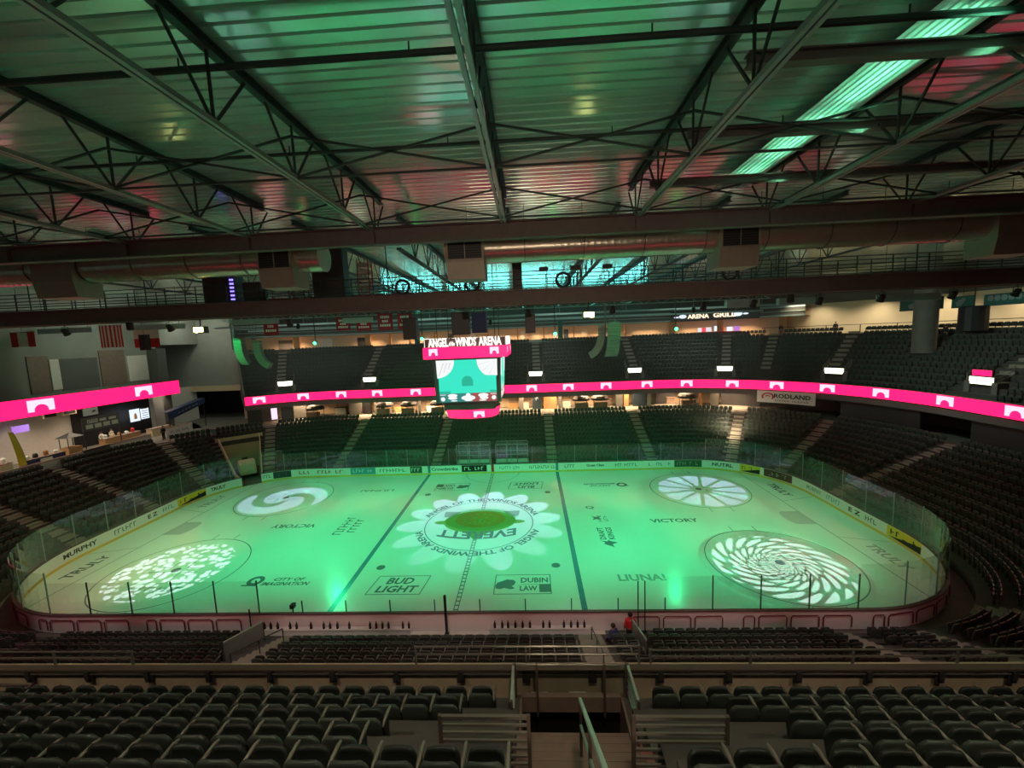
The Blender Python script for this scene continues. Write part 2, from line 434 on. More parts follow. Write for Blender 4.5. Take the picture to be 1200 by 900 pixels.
ice_text('printed_wordmark', 'LIUNA!', 11.5, -8.25, 3.0, .8, 0, 'paintl')
ice_text('printed_wordmark', 'LIUNA!', -11.9, 8.15, 3.6, .62, 180, 'paintl')
ice_text('printed_wordmark', 'VICTORY', 16.3, -.17, 3.9, .72, 0, 'paint')
ice_text('printed_wordmark', 'VICTORY', -16.3, .05, 3.9, .72, 180, 'paint')
ice_text('printed_wordmark', [('DRAFT', 2.0, .5), ('KINGS', 2.0, .5)], 10.3, -2.2, 2.0, .55, 90, 'paint')
ice_text('printed_wordmark', 'Q', 9.75, 2.75, .8, .7, 0, 'paint')
decal('printed_crown', M['paint'], lambda g: g.add([(9.9,-3.9,ZP),(10.6,-4.4,ZP),(10.5,-3.95,ZP),(10.95,-3.7,ZP),(10.5,-3.5,ZP),(10.3,-3.3,ZP),(10.2,-3.5,ZP),(9.6,-3.4,ZP),(10.0,-3.6,ZP)], [tuple(range(9))]))
decal('printed_star', M['paint'], lambda g: g.add([(10.0+(.55 if i % 2 else .2)*math.cos(PI/4*i), .55+(.55 if i % 2 else .2)*math.sin(PI/4*i), ZP) for i in range(8)], [tuple(range(8))]))
ice_text('printed_wordmark', [('~sprts', 1.3, .35), ('~bok', 1.1, .35)], 10.5, .5, 1.2, .4, 90, 'paint')
ice_text('printed_wordmark', [('~tulalip', 3.4, .8), ('~bingo', 2.6, .7)], -11.2, .0, 3.4, .85, 90, 'paint')
for sx in (-1, 1):
    for sy in (-1, 1):
        ice_text('printed_wordmark', 'TRULY', sx*28.45, sy*6.1, 3.2, .85, -90 if sx > 0 else 90, 'paintl' if sy*sx < 0 else 'paint')
ice_text('printed_wordmark', '~silvertip', 20.6, -8.2, 3.6, .55, 12, 'paintl')
ice_text('printed_wordmark', '~silvertip', -20.6, -9.0, 3.6, .5, 0, 'paintl')

# ------------------------------------------------------------------ dasher boards and glass
GATE0, GATE1 = 130.1, 132.0     # zamboni gate at the far-left corner, standing open
bd = thing('dasher_boards', 'white hockey rink boards with advertising and tall glass round the green ice', 'rink boards')
NT0, NT1 = 1.5+SX+QA+2*SY+QA, 0
g = MB(); sweep(g, [(0,0),(0,1.07),(.10,1.07),(.10,0)], GATE1, GATE0+TOT); g.build('board_wall', M['white'], bd)
g = MB(); sweep(g, [(-.012,.0),(-.012,.2),(.0,.2)], GATE1, GATE0+TOT); g.build('kick_plate', M['yellow'], bd)
g = MB(); sweep(g, [(-.02,1.05),(-.02,1.11),(.16,1.11),(.16,1.05)], GATE1, GATE0+TOT); g.build('cap_rail', M['girder'], bd)
def pane_h(t):
    t %= TOT
    x, y = pos(t, 0)
    if y < -12.5: return None
    return 1.85 if (abs(y) > 12.5 and abs(x) < SX) else 2.45
edges = []
t = GATE1
while t < GATE0+TOT-.01:
    t2 = min(t+2.44, GATE0+TOT)
    k = 0
    edges.append((t, t2)); t = t2
NEAR0 = SX+QA+2*SY+QA; NEAR1 = NEAR0+2*SX
npost = 0
for (a, b) in edges:
    xa, ya = pos(a, .05); xb, yb = pos(b, .05)
    mid = (a+b)/2 % TOT; xm, ym = pos(mid, .05)
    near = NEAR0 < mid < NEAR1
    if near: h = 1.85 if abs(xm) > 10.9 else (.9 if not -10.9 < xm < 10.9 else .65)
    else: h = 1.9 if ym > 12.4 else 2.4
    bench = near and abs(xm) < 10.6
    if not bench:
        g = MB(); rows = []
        tt = [a+.03] + [q for q in ts_range(a+.05, b-.05) if a+.05 < q < b-.05] + [b-.03]
        rows = [[(*pos(q, .045), 1.11), (*pos(q, .045), 1.11+h), (*pos(q, .057), 1.11+h), (*pos(q, .057), 1.11), (*pos(q, .045), 1.11)] for q in tt]
        g.grid(rows); g.build('glass_pane', M['glass'], bd)
    g = MB(); g.bar((xa, ya, 1.08), (xa, ya, 1.11+h+.05), .05, .05); g.build('glass_post', M['postd' if near else 'post'], bd); npost += 1
# adverts along the inside of the boards (start, end along the boards, panel material, wording, ink)
ADS = [(135.3,142.1,'white','~abc  defg hi','inkr'),(142.2,145.2,'adb','~abcd ef','white'),(145.3,149.3,'white','~abcdefgh','ink'),(149.35,150.75,'adg','~abc','white'),
 (151.5,155.4,'white','Crowdstrike','ink'),(155.45,158.4,'black','~ab cde','white'),(.5,3.5,'white','~abcdef ghij','adb'),(3.9,7.65,'white','~abcdefghij kl','ink'),
 (8.2,9.7,'white','~bcde','ink'),(10.6,13.1,'white','Great Clips','inkd'),(13.8,17.0,'white','~abc defgh','ink'),(17.6,20.7,'white','~a   bcd   e','ink'),(20.8,23.8,'adg','~abcdefgh','paintl'),
 (24.6,27.2,'white','NUTRL','inkd'),(27.6,29.6,'ady','~abcd o','inkd'),(29.95,32.85,'adr','~bcdfe','paintl'),(34.3,36.7,'white','MURPHY','paintl'),(36.9,39.0,'white','~coasta','adb'),(39.5,41.0,'white','E Z','inkd'),
 (41.2,42.6,'white','~tyta','adg'),(43.3,46.3,'ady','~jiffy','inkd'),(113.0,116.2,'white','MURPHY','inkd'),(117.0,119.5,'white','~coasta','ink'),(120.2,121.4,'white','E Z','inkd'),(121.7,123.3,'white','~tyta','adb'),
 (123.5,126.6,'ady','~jiffy','inkd'),(126.9,128.7,'white','TRULY','inkd'),(132.1,133.1,'white','~bnk','ink'),(133.2,135.1,'adn','~hotl','ink')]
def board_text(g, s, tm, w, h, z):
    v, f, tw, th = text2d(s)
    vs = []
    for x, y, _ in v:
        q = tm + x/tw*w; vs.append((*pos(q, -.012), z+y/th*h))
    g.add(vs, f)
for a, b, pm, s, im in ADS:
    if a > b: continue
    if pm != 'white':
        g = MB(); strip(g, a, b, -.008, .24, 1.02); g.build('advert_panel', M[pm], bd)
    g = MB(); board_text(g, s, (a+b)/2, (b-a)*.8, .38, .64); g.build('advert_lettering', M[im], bd)
    if pm == 'ady':
        g = MB(); g.add([(*pos(a+.1, -.012), .26), (*pos(b-.05, -.012), .26), (*pos(b-.05, -.012), .75)], [(0,1,2)]); g.build('advert_wedge', M['black'], bd)
g = MB(); strip(g, -.16, .16, -.01, .0, 1.1); g.build('centre_line_mark', M['inkr'], bd)
for t in (-7.47, 7.47): g = MB(); strip(g, t-.15, t+.15, -.01, 0, 1.08); g.build('blue_line_mark', M['paintb'], bd)
# maroon tube brackets on the outside of the near boards
for i in range(36):
    t = NEAR0 - 7 + i*1.62
    x, y = pos(t, .16)
    if abs(x) < 10.6 and y < -12.5: continue
    w = 1.4 if i % 4 else .55
    pts = []
    for q, z in ((t,.18),(t,.72),(t+.08,.82),(t+w-.08,.82),(t+w,.72),(t+w,.18)): pts.append((*pos(q, .17), z))
    g = MB(); g.tube(pts, .028, 6); g.build('stiffener_frame', M['redbar'], bd)

# players' benches, penalty boxes
for x0, x1, lb in ((-10.3, -2.0, 'long white team bench front with a row of bottles left of the centre line'), (2.2, 7.6, 'long white team bench front with a row of bottles right of the centre line')):
    pb = thing('team_bench', lb, 'bench', ((x0+x1)/2, -13.6, 0))
    c = (x0+x1)/2
    g = MB(); g.box(x0-c, x1-c, .12, .34, 0, .42); g.box(x0-c, x1-c, .08, .36, .42, .46); g.build('bench_shelf', M['white'], pb)
    g = MB(); g.box(x0-c, x1-c, -1.1, -.75, .40, .46); g.build('seat_plank', M['whitecloth'], pb)
    for sx in (x0-c+.3, 0, x1-c-.3): g = MB(); g.box(sx-.05, sx+.05, -1.05, -.8, 0, .40); g.build('leg', M['dark'], pb)
    n = int((x1-x0)/.36)
    for i in range(n):
        if random.random() < .15: continue
        bx = x0+.3+i*.36+random.uniform(-.05,.05)
        g = MB(); g.tube([(0,0,0),(0,0,.24),(0,0,.30),(0,0,.38)], [.065,.065,.03,.03], 8)
        o = g.build('water_bottle', M['black']); o.location = (bx, -13.38, .46)
        tag(o, None, 'bottle'); o['group'] = 'bottles along the team benches'
        o['label'] = 'dark drinks bottle standing along the white team bench front'
g = MB(); g.box(-11, 8.3, -15.0, -12.98, -.05, .0); o = g.build('floor_bench', M['whitecloth']); tag(o, kind='structure')
for x0, x1, lb in ((-4.2, -.35, 'clear penalty box with pale frame left of the centre line at far boards'), (.4, 4.15, 'clear penalty box with pale frame right of the centre line at far boards')):
    pb = thing('penalty_box', lb, 'penalty box', ((x0+x1)/2, 13.3, 0)); w = (x1-x0)/2
    for ya in (0, 1.6):
        for xa in (-w, -w/3, w/3, w): g = MB(); g.bar((xa, ya, .0), (xa, ya, 3.3), .07); g.build('frame_post', M['lsteel'], pb)
        for z in (1.15, 2.1, 3.3): g = MB(); g.bar((-w, ya, z), (w, ya, z), .07); g.build('frame_rail', M['lsteel'], pb)
        g = MB(); g.box(-w, w, ya-.006, ya+.006, 1.15, 3.25); g.build('glass_pane', M['glass'], pb)
    for xa in (-w, w):
        g = MB(); g.box(xa-.006, xa+.006, 0, 1.6, 1.15, 3.25); g.build('glass_pane', M['glass'], pb)
        g = MB(); g.box(xa-.03, xa+.03, 0, 1.6, 0, 1.15); g.build('side_panel', M['white'], pb)
    g = MB(); g.box(-w, w, 1.57, 1.63, 0, 1.15); g.build('back_panel', M['white'], pb)
    g = MB(); g.box(-w+.3, w-.3, 1.1, 1.5, .4, .46); g.build('bench_plank', M['lsteel'], pb)

# ------------------------------------------------------------------ stands
LT, LR, L0, LZ, LN = .85, .36, 1.5, .60, 12      # lower tread, rise, first offset, first floor, rows
UT, UR, U0, UZ, UN = .80, .545, 12.47, 7.9, 13
LA = [-19.2, -7.0, 7.0, 18.8, tarc(59), tarc(31), SX+QA+.9, tarc(119.8), TOT-SX-QA-1.2, tarc(154), TOT-SX-QA-7.9]
NEARA = [NEAR0+SX-x for x in (-8.0, 7.35, 19.5, -20.5)]
LA = [t % TOT for t in LA] + NEARA + [NEAR0-5.2, NEAR1+5.2, NEAR0-1.0]
UA = [t % TOT for t in (-20.7, -7.3, 5.7, 20.45, tarc(64.3), tarc(52.9), tarc(35.9), 35.1, 40.6, tarc(116))] + [NEAR0+SX-x for x in (5.45, -7.6, 18.5, -20.6)]
TUN0, TUN1 = GATE0-.2, GATE1+.1    # tunnel through the lower stand
def profile(o0, z0, tread, rise, n, back):
    p = [(o0, -.05 if z0 < 2 else z0-.35), (o0, z0)]
    for k in range(n):
        p.append((o0+tread*(k+1), z0+rise*k))
        if k < n-1: p.append((o0+tread*(k+1), z0+rise*(k+1)))
    p.append((o0+tread*n+back, z0+rise*(n-1))); return p
lo = MB(); pr_ = profile(L0-.35, LZ, LT, LR, LN, .3)
sweep(lo, pr_, TUN1, TUN0+TOT); o = lo.build('floor_lower_stand', M['riser']); tag(o, kind='structure')
UT0, UT1 = 131.55, TOT+NEAR1+4
up_ = MB(); pu = profile(U0, UZ, UT, UR, UN, 7); sweep(up_, pu, UT0, TOT+NEAR0+SX-6.58); sweep(up_, pu, TOT+NEAR0+SX-4.38, UT1)
o = up_.build('floor_upper_stand', M['riser']); tag(o, kind='structure')
g = MB(); sweep(g, [(12.1,7.0),(12.1,7.75),(12.47,7.9)], UT0, NEAR0+TOT); sweep(g, [(12.0,7.7),(11.95,8.95),(12.12,8.95),(12.12,7.6)], UT0, NEAR0+TOT)
sweep(g, [(12.1,7.45),(23,7.45+4.4)], UT0, NEAR0+TOT); o = g.build('wall_upper_front', M['greyd']); tag(o, kind='structure')
# aisles: steps of paler concrete up each gangway
def aisle(name, ts, o0, z0, tread, rise, n, m, w=1.15):
    for t in ts:
        x, y = pos(t, o0+3)
        g = MB(); cx, cy, nx, ny = base(t); tx, ty = ny, -nx
        for k in range(n):
            for half in (0, 1):
                o_a = o0+tread*k + half*tread/2; zt = z0+rise*k + (half*rise/2) + .012
                p = Vector((cx+nx*(RC+o_a), cy+ny*(RC+o_a), 0)); q = Vector((cx+nx*(RC+o_a+tread/2), cy+ny*(RC+o_a+tread/2), 0))
                T = Vector((tx, ty, 0))*w/2
                vs = [p-T, p+T, q+T, q-T]
                lo_ = z0+rise*k - .02
                g.add([(v.x, v.y, zt) for v in vs] + [(v.x, v.y, lo_) for v in vs], [(0,1,2,3),(1,0,4,5),(3,2,6,7),(2,1,5,6),(0,3,7,4)])
        o = g.build(name, m); tag(o, kind='structure')
aisle('floor_lower_steps', LA, L0-.35, LZ, LT, LR, LN, M['step'])
aisle('floor_upper_steps', [t for t in UA if not NEAR0 < t < NEAR1], U0+3.2, UZ+4*UR, UT, UR, UN-4, M['step'])
aisle('floor_upper_steps', [t for t in UA if NEAR0 < t < NEAR1 and t != UA[-4]], U0, UZ, UT, UR, UN, M['brown'], 1.5)

# ------------------------------------------------------------------ seats
SEG_N = 7
def shell(pts_front, th, norm):
    pass
def seat_meshes():
    out = {}
    g = MB(); rows = []
    N = 12
    for iz in range(9):
        f = iz/8; z = .40+.44*f
        w = .235 if f < .7 else .235 - .07*((f-.7)/.3)**2
        yb = -.17 - .09*f
        front = []; 
        for j in range(N+1):
            a = -1+2*j/N; x = w*a; y = yb + .035*a*a
            front.append((x, y + .0, z - (.03*a*a*f)))
        back = [(x, y-.035-.012*math.sin(PI*f), zz) for x, y, zz in front][::-1]
        rows.append(front+back+[front[0]])
    g.grid(rows)
    n = len(rows[0])-1
    g.f.append(tuple(8*n+8+j for j in range(n))); g.mi.append(0)
    g.f.append(tuple(range(n-1, -1, -1))); g.mi.append(0)
    out['backrest'] = g.mesh('backrest', True, [M['seat']])
    g = MB(); rows = []
    for iz in range(7):                       # pan, tipped up
        f = iz/6; z = .40+.36*f; w = .215 - .05*max(0, (f-.6)/.4)**2
        y0 = -.07 + .055*f + .03*math.sin(PI*f)
        fr = [(w*(-1+2*j/8), y0 + .02*(1-(-1+2*j/8)**2), z) for j in range(9)]
        bk = [(x, y-.045, z) for x, y, z in fr][::-1]
        rows.append(fr+bk+[fr[0]])
    g.grid(rows); n = len(rows[0])-1
    m_ = len(rows[0])
    g.f.append(tuple(6*m_+j for j in range(n))); g.mi.append(0); g.f.append(tuple(range(n-1, -1, -1))); g.mi.append(0)
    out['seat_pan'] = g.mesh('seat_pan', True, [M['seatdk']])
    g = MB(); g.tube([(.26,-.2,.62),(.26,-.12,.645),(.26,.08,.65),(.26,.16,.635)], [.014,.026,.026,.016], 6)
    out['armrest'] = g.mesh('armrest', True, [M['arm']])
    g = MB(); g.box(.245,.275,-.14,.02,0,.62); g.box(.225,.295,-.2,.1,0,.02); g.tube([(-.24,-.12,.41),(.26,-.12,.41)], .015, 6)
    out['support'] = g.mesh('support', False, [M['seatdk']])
    return out
SM = seat_meshes()
# simple seat for the distance: backrest, pan, arm, standard in one small mesh
def low_seat():
    g = MB()
    for y0, y1, z0, z1, w0, w1 in ((-.24,-.19,.40,.86,.23,.19),(-.10,-.05,.40,.76,.21,.17)):
        d = -.06 if y0 < -.2 else .06
        A = [(-w0,z0),(w0,z0),(w0,z0+.3),(w1,z1),(-w1,z1),(-w0,z0+.3)]
        sh = lambda z: (z-z0)/(z1-z0)*d
        vs = [(x, y0+sh(z), z) for x, z in A]+[(x, y1+sh(z), z) for x, z in A]
        g.add(vs, [(0,1,2,5),(5,2,3,4),(6,11,8,7),(11,10,9,8)]+[(i, 6+i, 6+(i+1) % 6, (i+1) % 6) for i in range(6)])
    g.box(.245,.275,-.18,.14,.61,.65); g.box(.25,.27,-.12,0,0,.61)
    return np.array(g.v), g.f
def row_seats(o, tlist, excl, t0, t1, half=.72):
    """seat parameters along one row at offset o"""
    res = []; k = 0
    spans = []
    ts = [t0]; 
    # walk in small steps measuring arc length at this offset
    step = .02; acc = 0; t = t0; px, py = pos(t, o); pitch = .525
    pts = []; L = 0
    while t < t1:
        pts.append((t, L)); t += step
        x, y = pos(t, o); L += math.hypot(x-px, y-py); px, py = x, y
    arrt = np.array([p[0] for p in pts]); arrL = np.array([p[1] for p in pts])
    cuts = []
    for a in tlist:
        for w in (0, TOT):
            if t0-.5 < a+w < t1+.5: cuts.append(float(np.interp(a+w, arrt, arrL)))
    cuts.sort()
    edges = [(-9, 'e')] + [(c, 'c') for c in cuts] + [(arrL[-1]+9, 'e')]
    for i in range(len(edges)-1):
        a = edges[i][0]+half+.26 if edges[i][1] == 'c' else .3
        b = edges[i+1][0]-half-.26 if edges[i+1][1] == 'c' else arrL[-1]-.3
        if b <= a: continue
        n = int((b-a)/pitch); pad = ((b-a)-n*pitch)/2
        for j in range(n+1):
            res.append((float(np.interp(a+pad+j*pitch, arrL, arrt)), i, j, n+1))
    return res
def ang(t):
    cx, cy, nx, ny = base(t); return math.atan2(-ny, -nx) - PI/2      # seat faces the ice
cand = []
for k in range(LN):
    o_s = L0+LT*k+.22; z = LZ+LR*k
    for t, blk, j, n in (row_seats(o_s, LA, None, TUN1+.4, TUN0+TOT-.4) if k < 9 else row_seats(o_s, LA, None, TUN0, TUN0+TOT-.1)):
        x, y = pos(t, o_s)
        near = NEAR0 < t % TOT < NEAR1
        if near and abs(x) < 10.4 and k < 1: continue
        if near and (abs(x-9.35) < .34 or abs(x+9.15) < .34) and k < 4: continue
        if y > 12.5 and abs(x) < 4.6 and k < 2: continue
        if y > 0 and abs(x+.55) < .75 and k < 8: continue
        cand.append(('low', k, blk, j, n, x, y, z, ang(t), near))
for k in range(UN):
    o_s = U0+UT*k+.52; z = UZ+UR*k
    for t, blk, j, n in row_seats(o_s, UA, None, UT0+.2, UT1-.2, .95):
        x, y = pos(t, o_s)
        near = NEAR0 < t % TOT < NEAR1
        if near and y < -31.6: continue
        if near and k >= 8 and abs(x-4.9) < 2.5: continue
        if near and k < 4:
            ex = (2.55, 8.3) if k >= 2 else ((3.35, 8.0) if k == 1 else (3.7, 6.95))
            if ex[0] < x < ex[1]: continue
            if -10.3 < x < (-5.2 if k > 1 else -6.4): continue
        if not near and k < 5:
            if any(abs(((t-a+TOT/2) % TOT)-TOT/2)*(1+o_s/RC if abs(y) > SY and abs(x) > SX else 1) < 1.95 for a in UA): continue
        if math.hypot(x-47.9, y-13.8) < 1.45 or math.hypot(x-49.6, y-13.3) < .55: continue
        cand.append(('up', k, blk, j, n, x, y, z, ang(t), near))
ind = []; rest = []
for c in cand:
    p = seen((c[5], c[6], c[7]+.6))
    if p is None: continue
    u, v, w = p
    if not (-170 < u < 1370 and -100 < v < 1010): continue
    inframe = -12 < u < 1212 and v < 915
    blocked = c[0] == 'low' and c[9] and v > 781
    if c[0] == 'low' and c[9] and v > 800: continue
    if inframe and not blocked and c[9]: ind.append((w, c))
    else: rest.append(c)
ind.sort(key=lambda q: q[0])
rest += [c for w, c in ind[300:]]
ind = [c for w, c in ind[:300]]
ORD = ['first','second','third','fourth','fifth','sixth','seventh','eighth','ninth','tenth','eleventh','twelfth','thirteenth','fourteenth','fifteenth','sixteenth','seventeenth','eighteenth','nineteenth','twentieth']
def onum(i):
    if i < 20: return ORD[i]
    t, u = divmod(i+1, 10); T = {2:'twent',3:'thirt',4:'fort',5:'fift',6:'sixt',7:'sevent'}[t]
    return T+'ieth' if u == 0 else T+'y-'+ORD[u-1]
rows_ = {}
for c in ind:
    side = ('left' if c[5] < 5.4 else 'right') if c[0] == 'up' else ('left' if c[5] < 7.35 else 'right')
    rows_.setdefault((c[0], c[1], side), []).append(c)
for (st, k, side), cs in rows_.items():
    cs.sort(key=lambda c: -c[5] if side == 'left' else c[5])
    for i, c in enumerate(cs):
        if st == 'up': lb = 'dark stadium seat, %s row behind the parapet, %s one %s of the brown stair' % (onum(k), onum(i), side)
        else: lb = 'dark lower stand seat, %s row from near boards, %s %s of green stair' % (onum(k), onum(i), side)
        o = thing('stadium_seat', lb, 'seat', (c[5], c[6], c[7]), c[8], 'stadium seats of the near stands')
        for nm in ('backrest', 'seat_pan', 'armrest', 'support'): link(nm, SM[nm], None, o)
V0, F0 = low_seat(); nv = len(V0); VS = []; FS = []
for i, c in enumerate(rest):
    ca, sa = math.cos(c[8]), math.sin(c[8])
    v = np.stack([V0[:,0]*ca-V0[:,1]*sa+c[5], V0[:,0]*sa+V0[:,1]*ca+c[6], V0[:,2]+c[7]], 1); VS.append(v)
    FS += [tuple(q+i*nv for q in f) for f in F0]
me = bpy.data.meshes.new('stadium_seating'); me.from_pydata(np.concatenate(VS).tolist(), [], FS); me.update()
o = link('stadium_seating', me, M['seat']); tag(o, 'thousands of dark green stadium seats in rows round the bowl', 'seating', kind='stuff')
print('seats', len(ind), len(rest))
# ------------------------------------------------------------------ shell: walls, concourses, roof deck
g = MB(); sweep(g, [(11.4,4.55),(24,4.55)], TUN1, TUN0+TOT); o = g.build('floor_lower_concourse', M['concrete']); tag(o, kind='structure')
CONC0 = tarc(122)
g = MB(); sweep(g, [(19,4.5),(19,10.4)], CONC0, NEAR0+TOT-3); o = g.build('wall_lower_concourse', M['beige']); tag(o, kind='structure')
g = MB(); sweep(g, [(29,14.3),(29,18.9)], UT0, tarc(47)+TOT); o = g.build('wall_far_upper', M['beige']); tag(o, kind='structure')
g = MB(); sweep(g, [(29,14.3),(29,18.9)], tarc(47), NEAR0+2); o = g.build('wall_right_upper', M['beige2']); tag(o, kind='structure')
g = MB(); sweep(g, [(29,18.9),(29.05,22.6)], UT0, NEAR0+TOT); o = g.build('wall_top', M['greyd']); tag(o, kind='structure')
g = MB(); sweep(g, [(29.1,17.25),(25.2,17.25),(25.2,18.5),(29.1,18.5)], UT0, tarc(47)+TOT); o = g.build('trim_soffit', M['greyd']); tag(o, kind='structure')
g = MB(); sweep(g, [(25.1,18.5),(25.1,18.75),(25.35,18.75)], UT0, tarc(47)+TOT); sweep(g, [(25.1,17.2),(25.1,17.42)], UT0, tarc(47)+TOT); sweep(g, [(25.15,17.9),(25.08,17.95),(25.15,18.0)], UT0, tarc(47)+TOT)
o = g.build('trim_soffit_edge', M['teal']); tag(o, kind='structure')
# walls behind the left end
g = MB(); g.box(-49.3,-49.0,-30,30,4.5,9.9); g.box(-47.4,-44.2,-30,21.4,9.75,9.95); o = g.build('wall_left_concourse', M['whitecloth']); tag(o, kind='structure')
g = MB(); g.box(-47.3,-47.0,-30,21.6,9.8,22.6); o = g.build('wall_left', M['grey']); tag(o, kind='structure')
for y0, y1, z0, z1, m in ((-9,-.5,11.6,16.6,'black'),(6.7,8.6,11.7,15.6,'brown'),(9.6,13.6,11.7,15.2,'greyd'),(13.9,17.0,11.7,16.0,'brown'),(20.2,21.6,4.6,16,'greyd')):
    g = MB(); g.box(-47.02,-46.9 if y0 < 20 else -45.6,y0,y1,z0,z1); o = g.build('trim_left', M[m]); tag(o, kind='structure')
for y0, y1 in ((8.6,9.5),(17.2,19.9)):
    g = MB(); g.box(-47.02,-46.8,y0,y1,11.9,15.2); o = g.build('trim_left', M['whitecloth']); tag(o, kind='structure')
g = MB(); g.box(-62,-40.55,29.0,29.3,9.9,15.4); g.box(-62,-41.5,29.0,29.3,15.4,22.6); g.box(-62,-52.0,29,29.3,4.5,9.9); g.box(-47.3,-47,21.6,29.3,16.5,22.6); o = g.build('wall_far_left', M['grey']); tag(o, kind='structure')
g = MB(); g.box(-52.0,-39.5,28.85,29.0,9.05,9.9); g.box(-40.5,-39.5,28.7,29.0,4.5,9.1); o = g.build('trim_portal', M['beige']); tag(o, kind='structure')
g = MB(); g.box(-62,-36.5,35,35.3,4.5,10); o = g.build('wall_portal_back', M['black']); tag(o, kind='structure')
g = MB(); g.box(-62,-36.5,21,36,4.45,4.55); g.box(-49.2,-41.2,-30,22,4.45,4.56); o = g.build('floor_left_concourse', M['concrete']); tag(o, kind='structure')
# end wall of the upper stand at the left
cx, cy, nx, ny = base(UT0)
def rad(o_, z): return (cx+nx*(RC+o_), cy+ny*(RC+o_), z)
g = MB(); g.add([rad(12,7.2), rad(12,8.9), rad(24,15.3), rad(29,15.3), rad(29,7.2)], [(0,1,2,3,4)]); o = g.build('wall_stand_end', M['greyd']); solid(o, .2); tag(o, kind='structure')
# ground under everything
g = MB(); g.box(-70,70,-60,60,-.5,-.06); o = g.build('floor', M['concrete']); tag(o, kind='structure')
# near side enclosure, behind the photographer
g = MB(); g.box(61.7,62,-20,44,4,22.6); g.box(-62.3,-62,-20,44,4,22.6); o = g.build('wall_outer', M['greyd']); tag(o, kind='structure')
# ribbed steel roof deck
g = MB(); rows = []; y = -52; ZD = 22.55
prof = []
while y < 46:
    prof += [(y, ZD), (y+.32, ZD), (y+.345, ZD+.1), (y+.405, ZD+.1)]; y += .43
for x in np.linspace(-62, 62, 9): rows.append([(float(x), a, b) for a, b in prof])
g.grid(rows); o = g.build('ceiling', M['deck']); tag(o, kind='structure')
# pale ribbed panel laid along the bay on the right
g = MB(); x = 13.6; prof = []
while x < 15.1: prof += [(x, 22.18), (x+.11, 22.18), (x+.135, 22.26), (x+.18, 22.26)]; x += .2
rows = []
for yy in np.linspace(-36, -12.7, 5): rows.append([(a, float(yy), b) for a, b in prof])
g.grid(rows); rb = g.build('ribbed_roof_panel', M['deckpanel']); solid(rb, .01)
tag(rb, 'long pale ribbed panel glowing green under the dark roof at right', 'roof panel')

# roof trusses
TX = [-25.7,-19.8,-13.9,-8.0,-2.15,3.86,9.8,15.55,21.5,27.4,33.3,39.2]
NAMES = {-25.7:'seventh roof truss left of the central one, nearest the left wall',-19.8:'fourth dark roof truss to the left of the central truss',-13.9:'third dark roof truss to the left of the central truss',-8.0:'second dark roof truss to the left of the central truss',
 -2.15:'first dark roof truss to the left of the central truss',3.86:'central dark roof truss running away straight above the hanging scoreboard',9.8:'first dark roof truss to the right of the central truss',15.55:'second dark roof truss right of the central one, beside the pale ribbed panel',
 21.5:'third dark roof truss to the right of the central truss',27.4:'fourth dark roof truss to the right of the central truss',33.3:'fifth dark roof truss to the right of the central truss',39.2:'sixth dark roof truss to the right of the central truss'}
NAMES[-25.7] = 'fifth dark roof truss to the left of the central truss'
ZB, ZT = 20.7, 22.38
def roof_truss(x, y0, y1, lb, near=True):
    T = thing('roof_truss', lb, 'roof truss', (x, y0, ZB), 0, 'near roof trusses' if near else 'far roof trusses')
    L = y1-y0
    g = MB()
    for dx in (-.075, .075): g.bar((dx,0,0),(dx,L,0),.10,.12)
    if near: g.box(-.12,.12,L-.35,L,-.1,.12)
    g.build('bottom_chord', M['lsteel'] if near else M['steel'], T)
    g = MB(); h = ZT-ZB
    g.box(-.11,.11,0,L,h+.10,h+.13); g.box(-.11,.11,0,L,h-.12,h-.09); g.box(-.02,.02,0,L,h-.1,h+.1)
    g.build('top_chord', M['steel'], T)
    p = 3.3; n = int(L/p); pts = [L-1.0-p*i for i in range(n)]
    for yy in pts:
        for a, b in (((0,yy,0),(0,yy-1.25,h-.1)),((0,yy,0),(0,yy+1.25,h-.1)),((0,yy,0),(0,yy,h-.1))):
            g = MB(); g.bar(a, b, .055); g.build('web_member', M['steel'], T)
    return T
for x in TX: roof_truss(x, -42, -12.9, NAMES[x])
FARX = [-25.7,-19.8,-13.9,-8.0,-2.15,3.86,9.8,15.55,21.5,27.4]
for i, x in enumerate(FARX): roof_truss(x, -10.5, 40, 'far roof truss beyond the catwalk, %s from the left' % onum(i), False)
# cross frames between neighbouring trusses
for yy, dz in ((-20.6, 0), (-15.4, 0)):
    for i in range(len(TX)-1):
        a, b = TX[i], TX[i+1]
        cf = thing('cross_frame', 'x-shaped bracing, %s bay from the left, %s girder' % (onum(i), 'well before the' if yy < -18 else 'just before the'), 'bracing', ((a+b)/2, yy, ZB), 0, 'cross frames of the roof')
        w = (b-a)/2
        for p, q in (((-w,0,0),(w,0,1.2)),((-w,0,1.2),(w,0,0))): g = MB(); g.bar(p, q, .06); g.build('diagonal', M['steel'], cf)
        g = MB(); g.bar((-w,0,-.02),(w,0,-.02),.06); g.build('strut', M['steel'], cf)
for yy, lb in ((-23.7, 'dark pipe crossing below the roof nearest the viewer'), (-19.35, 'dark pipe crossing below the roof in the middle of the bay')):
    g = MB(); g.tube([(-50,yy,21.95),(50,yy,21.95)], .06 if yy > -20 else .075, 8)
    pp = thing('sprinkler_pipe', lb, 'pipe', (0,0,0)); g.build('pipe_run', M['steel'], pp)
    for i in range(16):
        x = -40+i*5.3; g = MB(); g.tube([(x,yy,21.9),(x,yy,22.2)], .02, 6); g.build('hanger', M['steel'], pp)
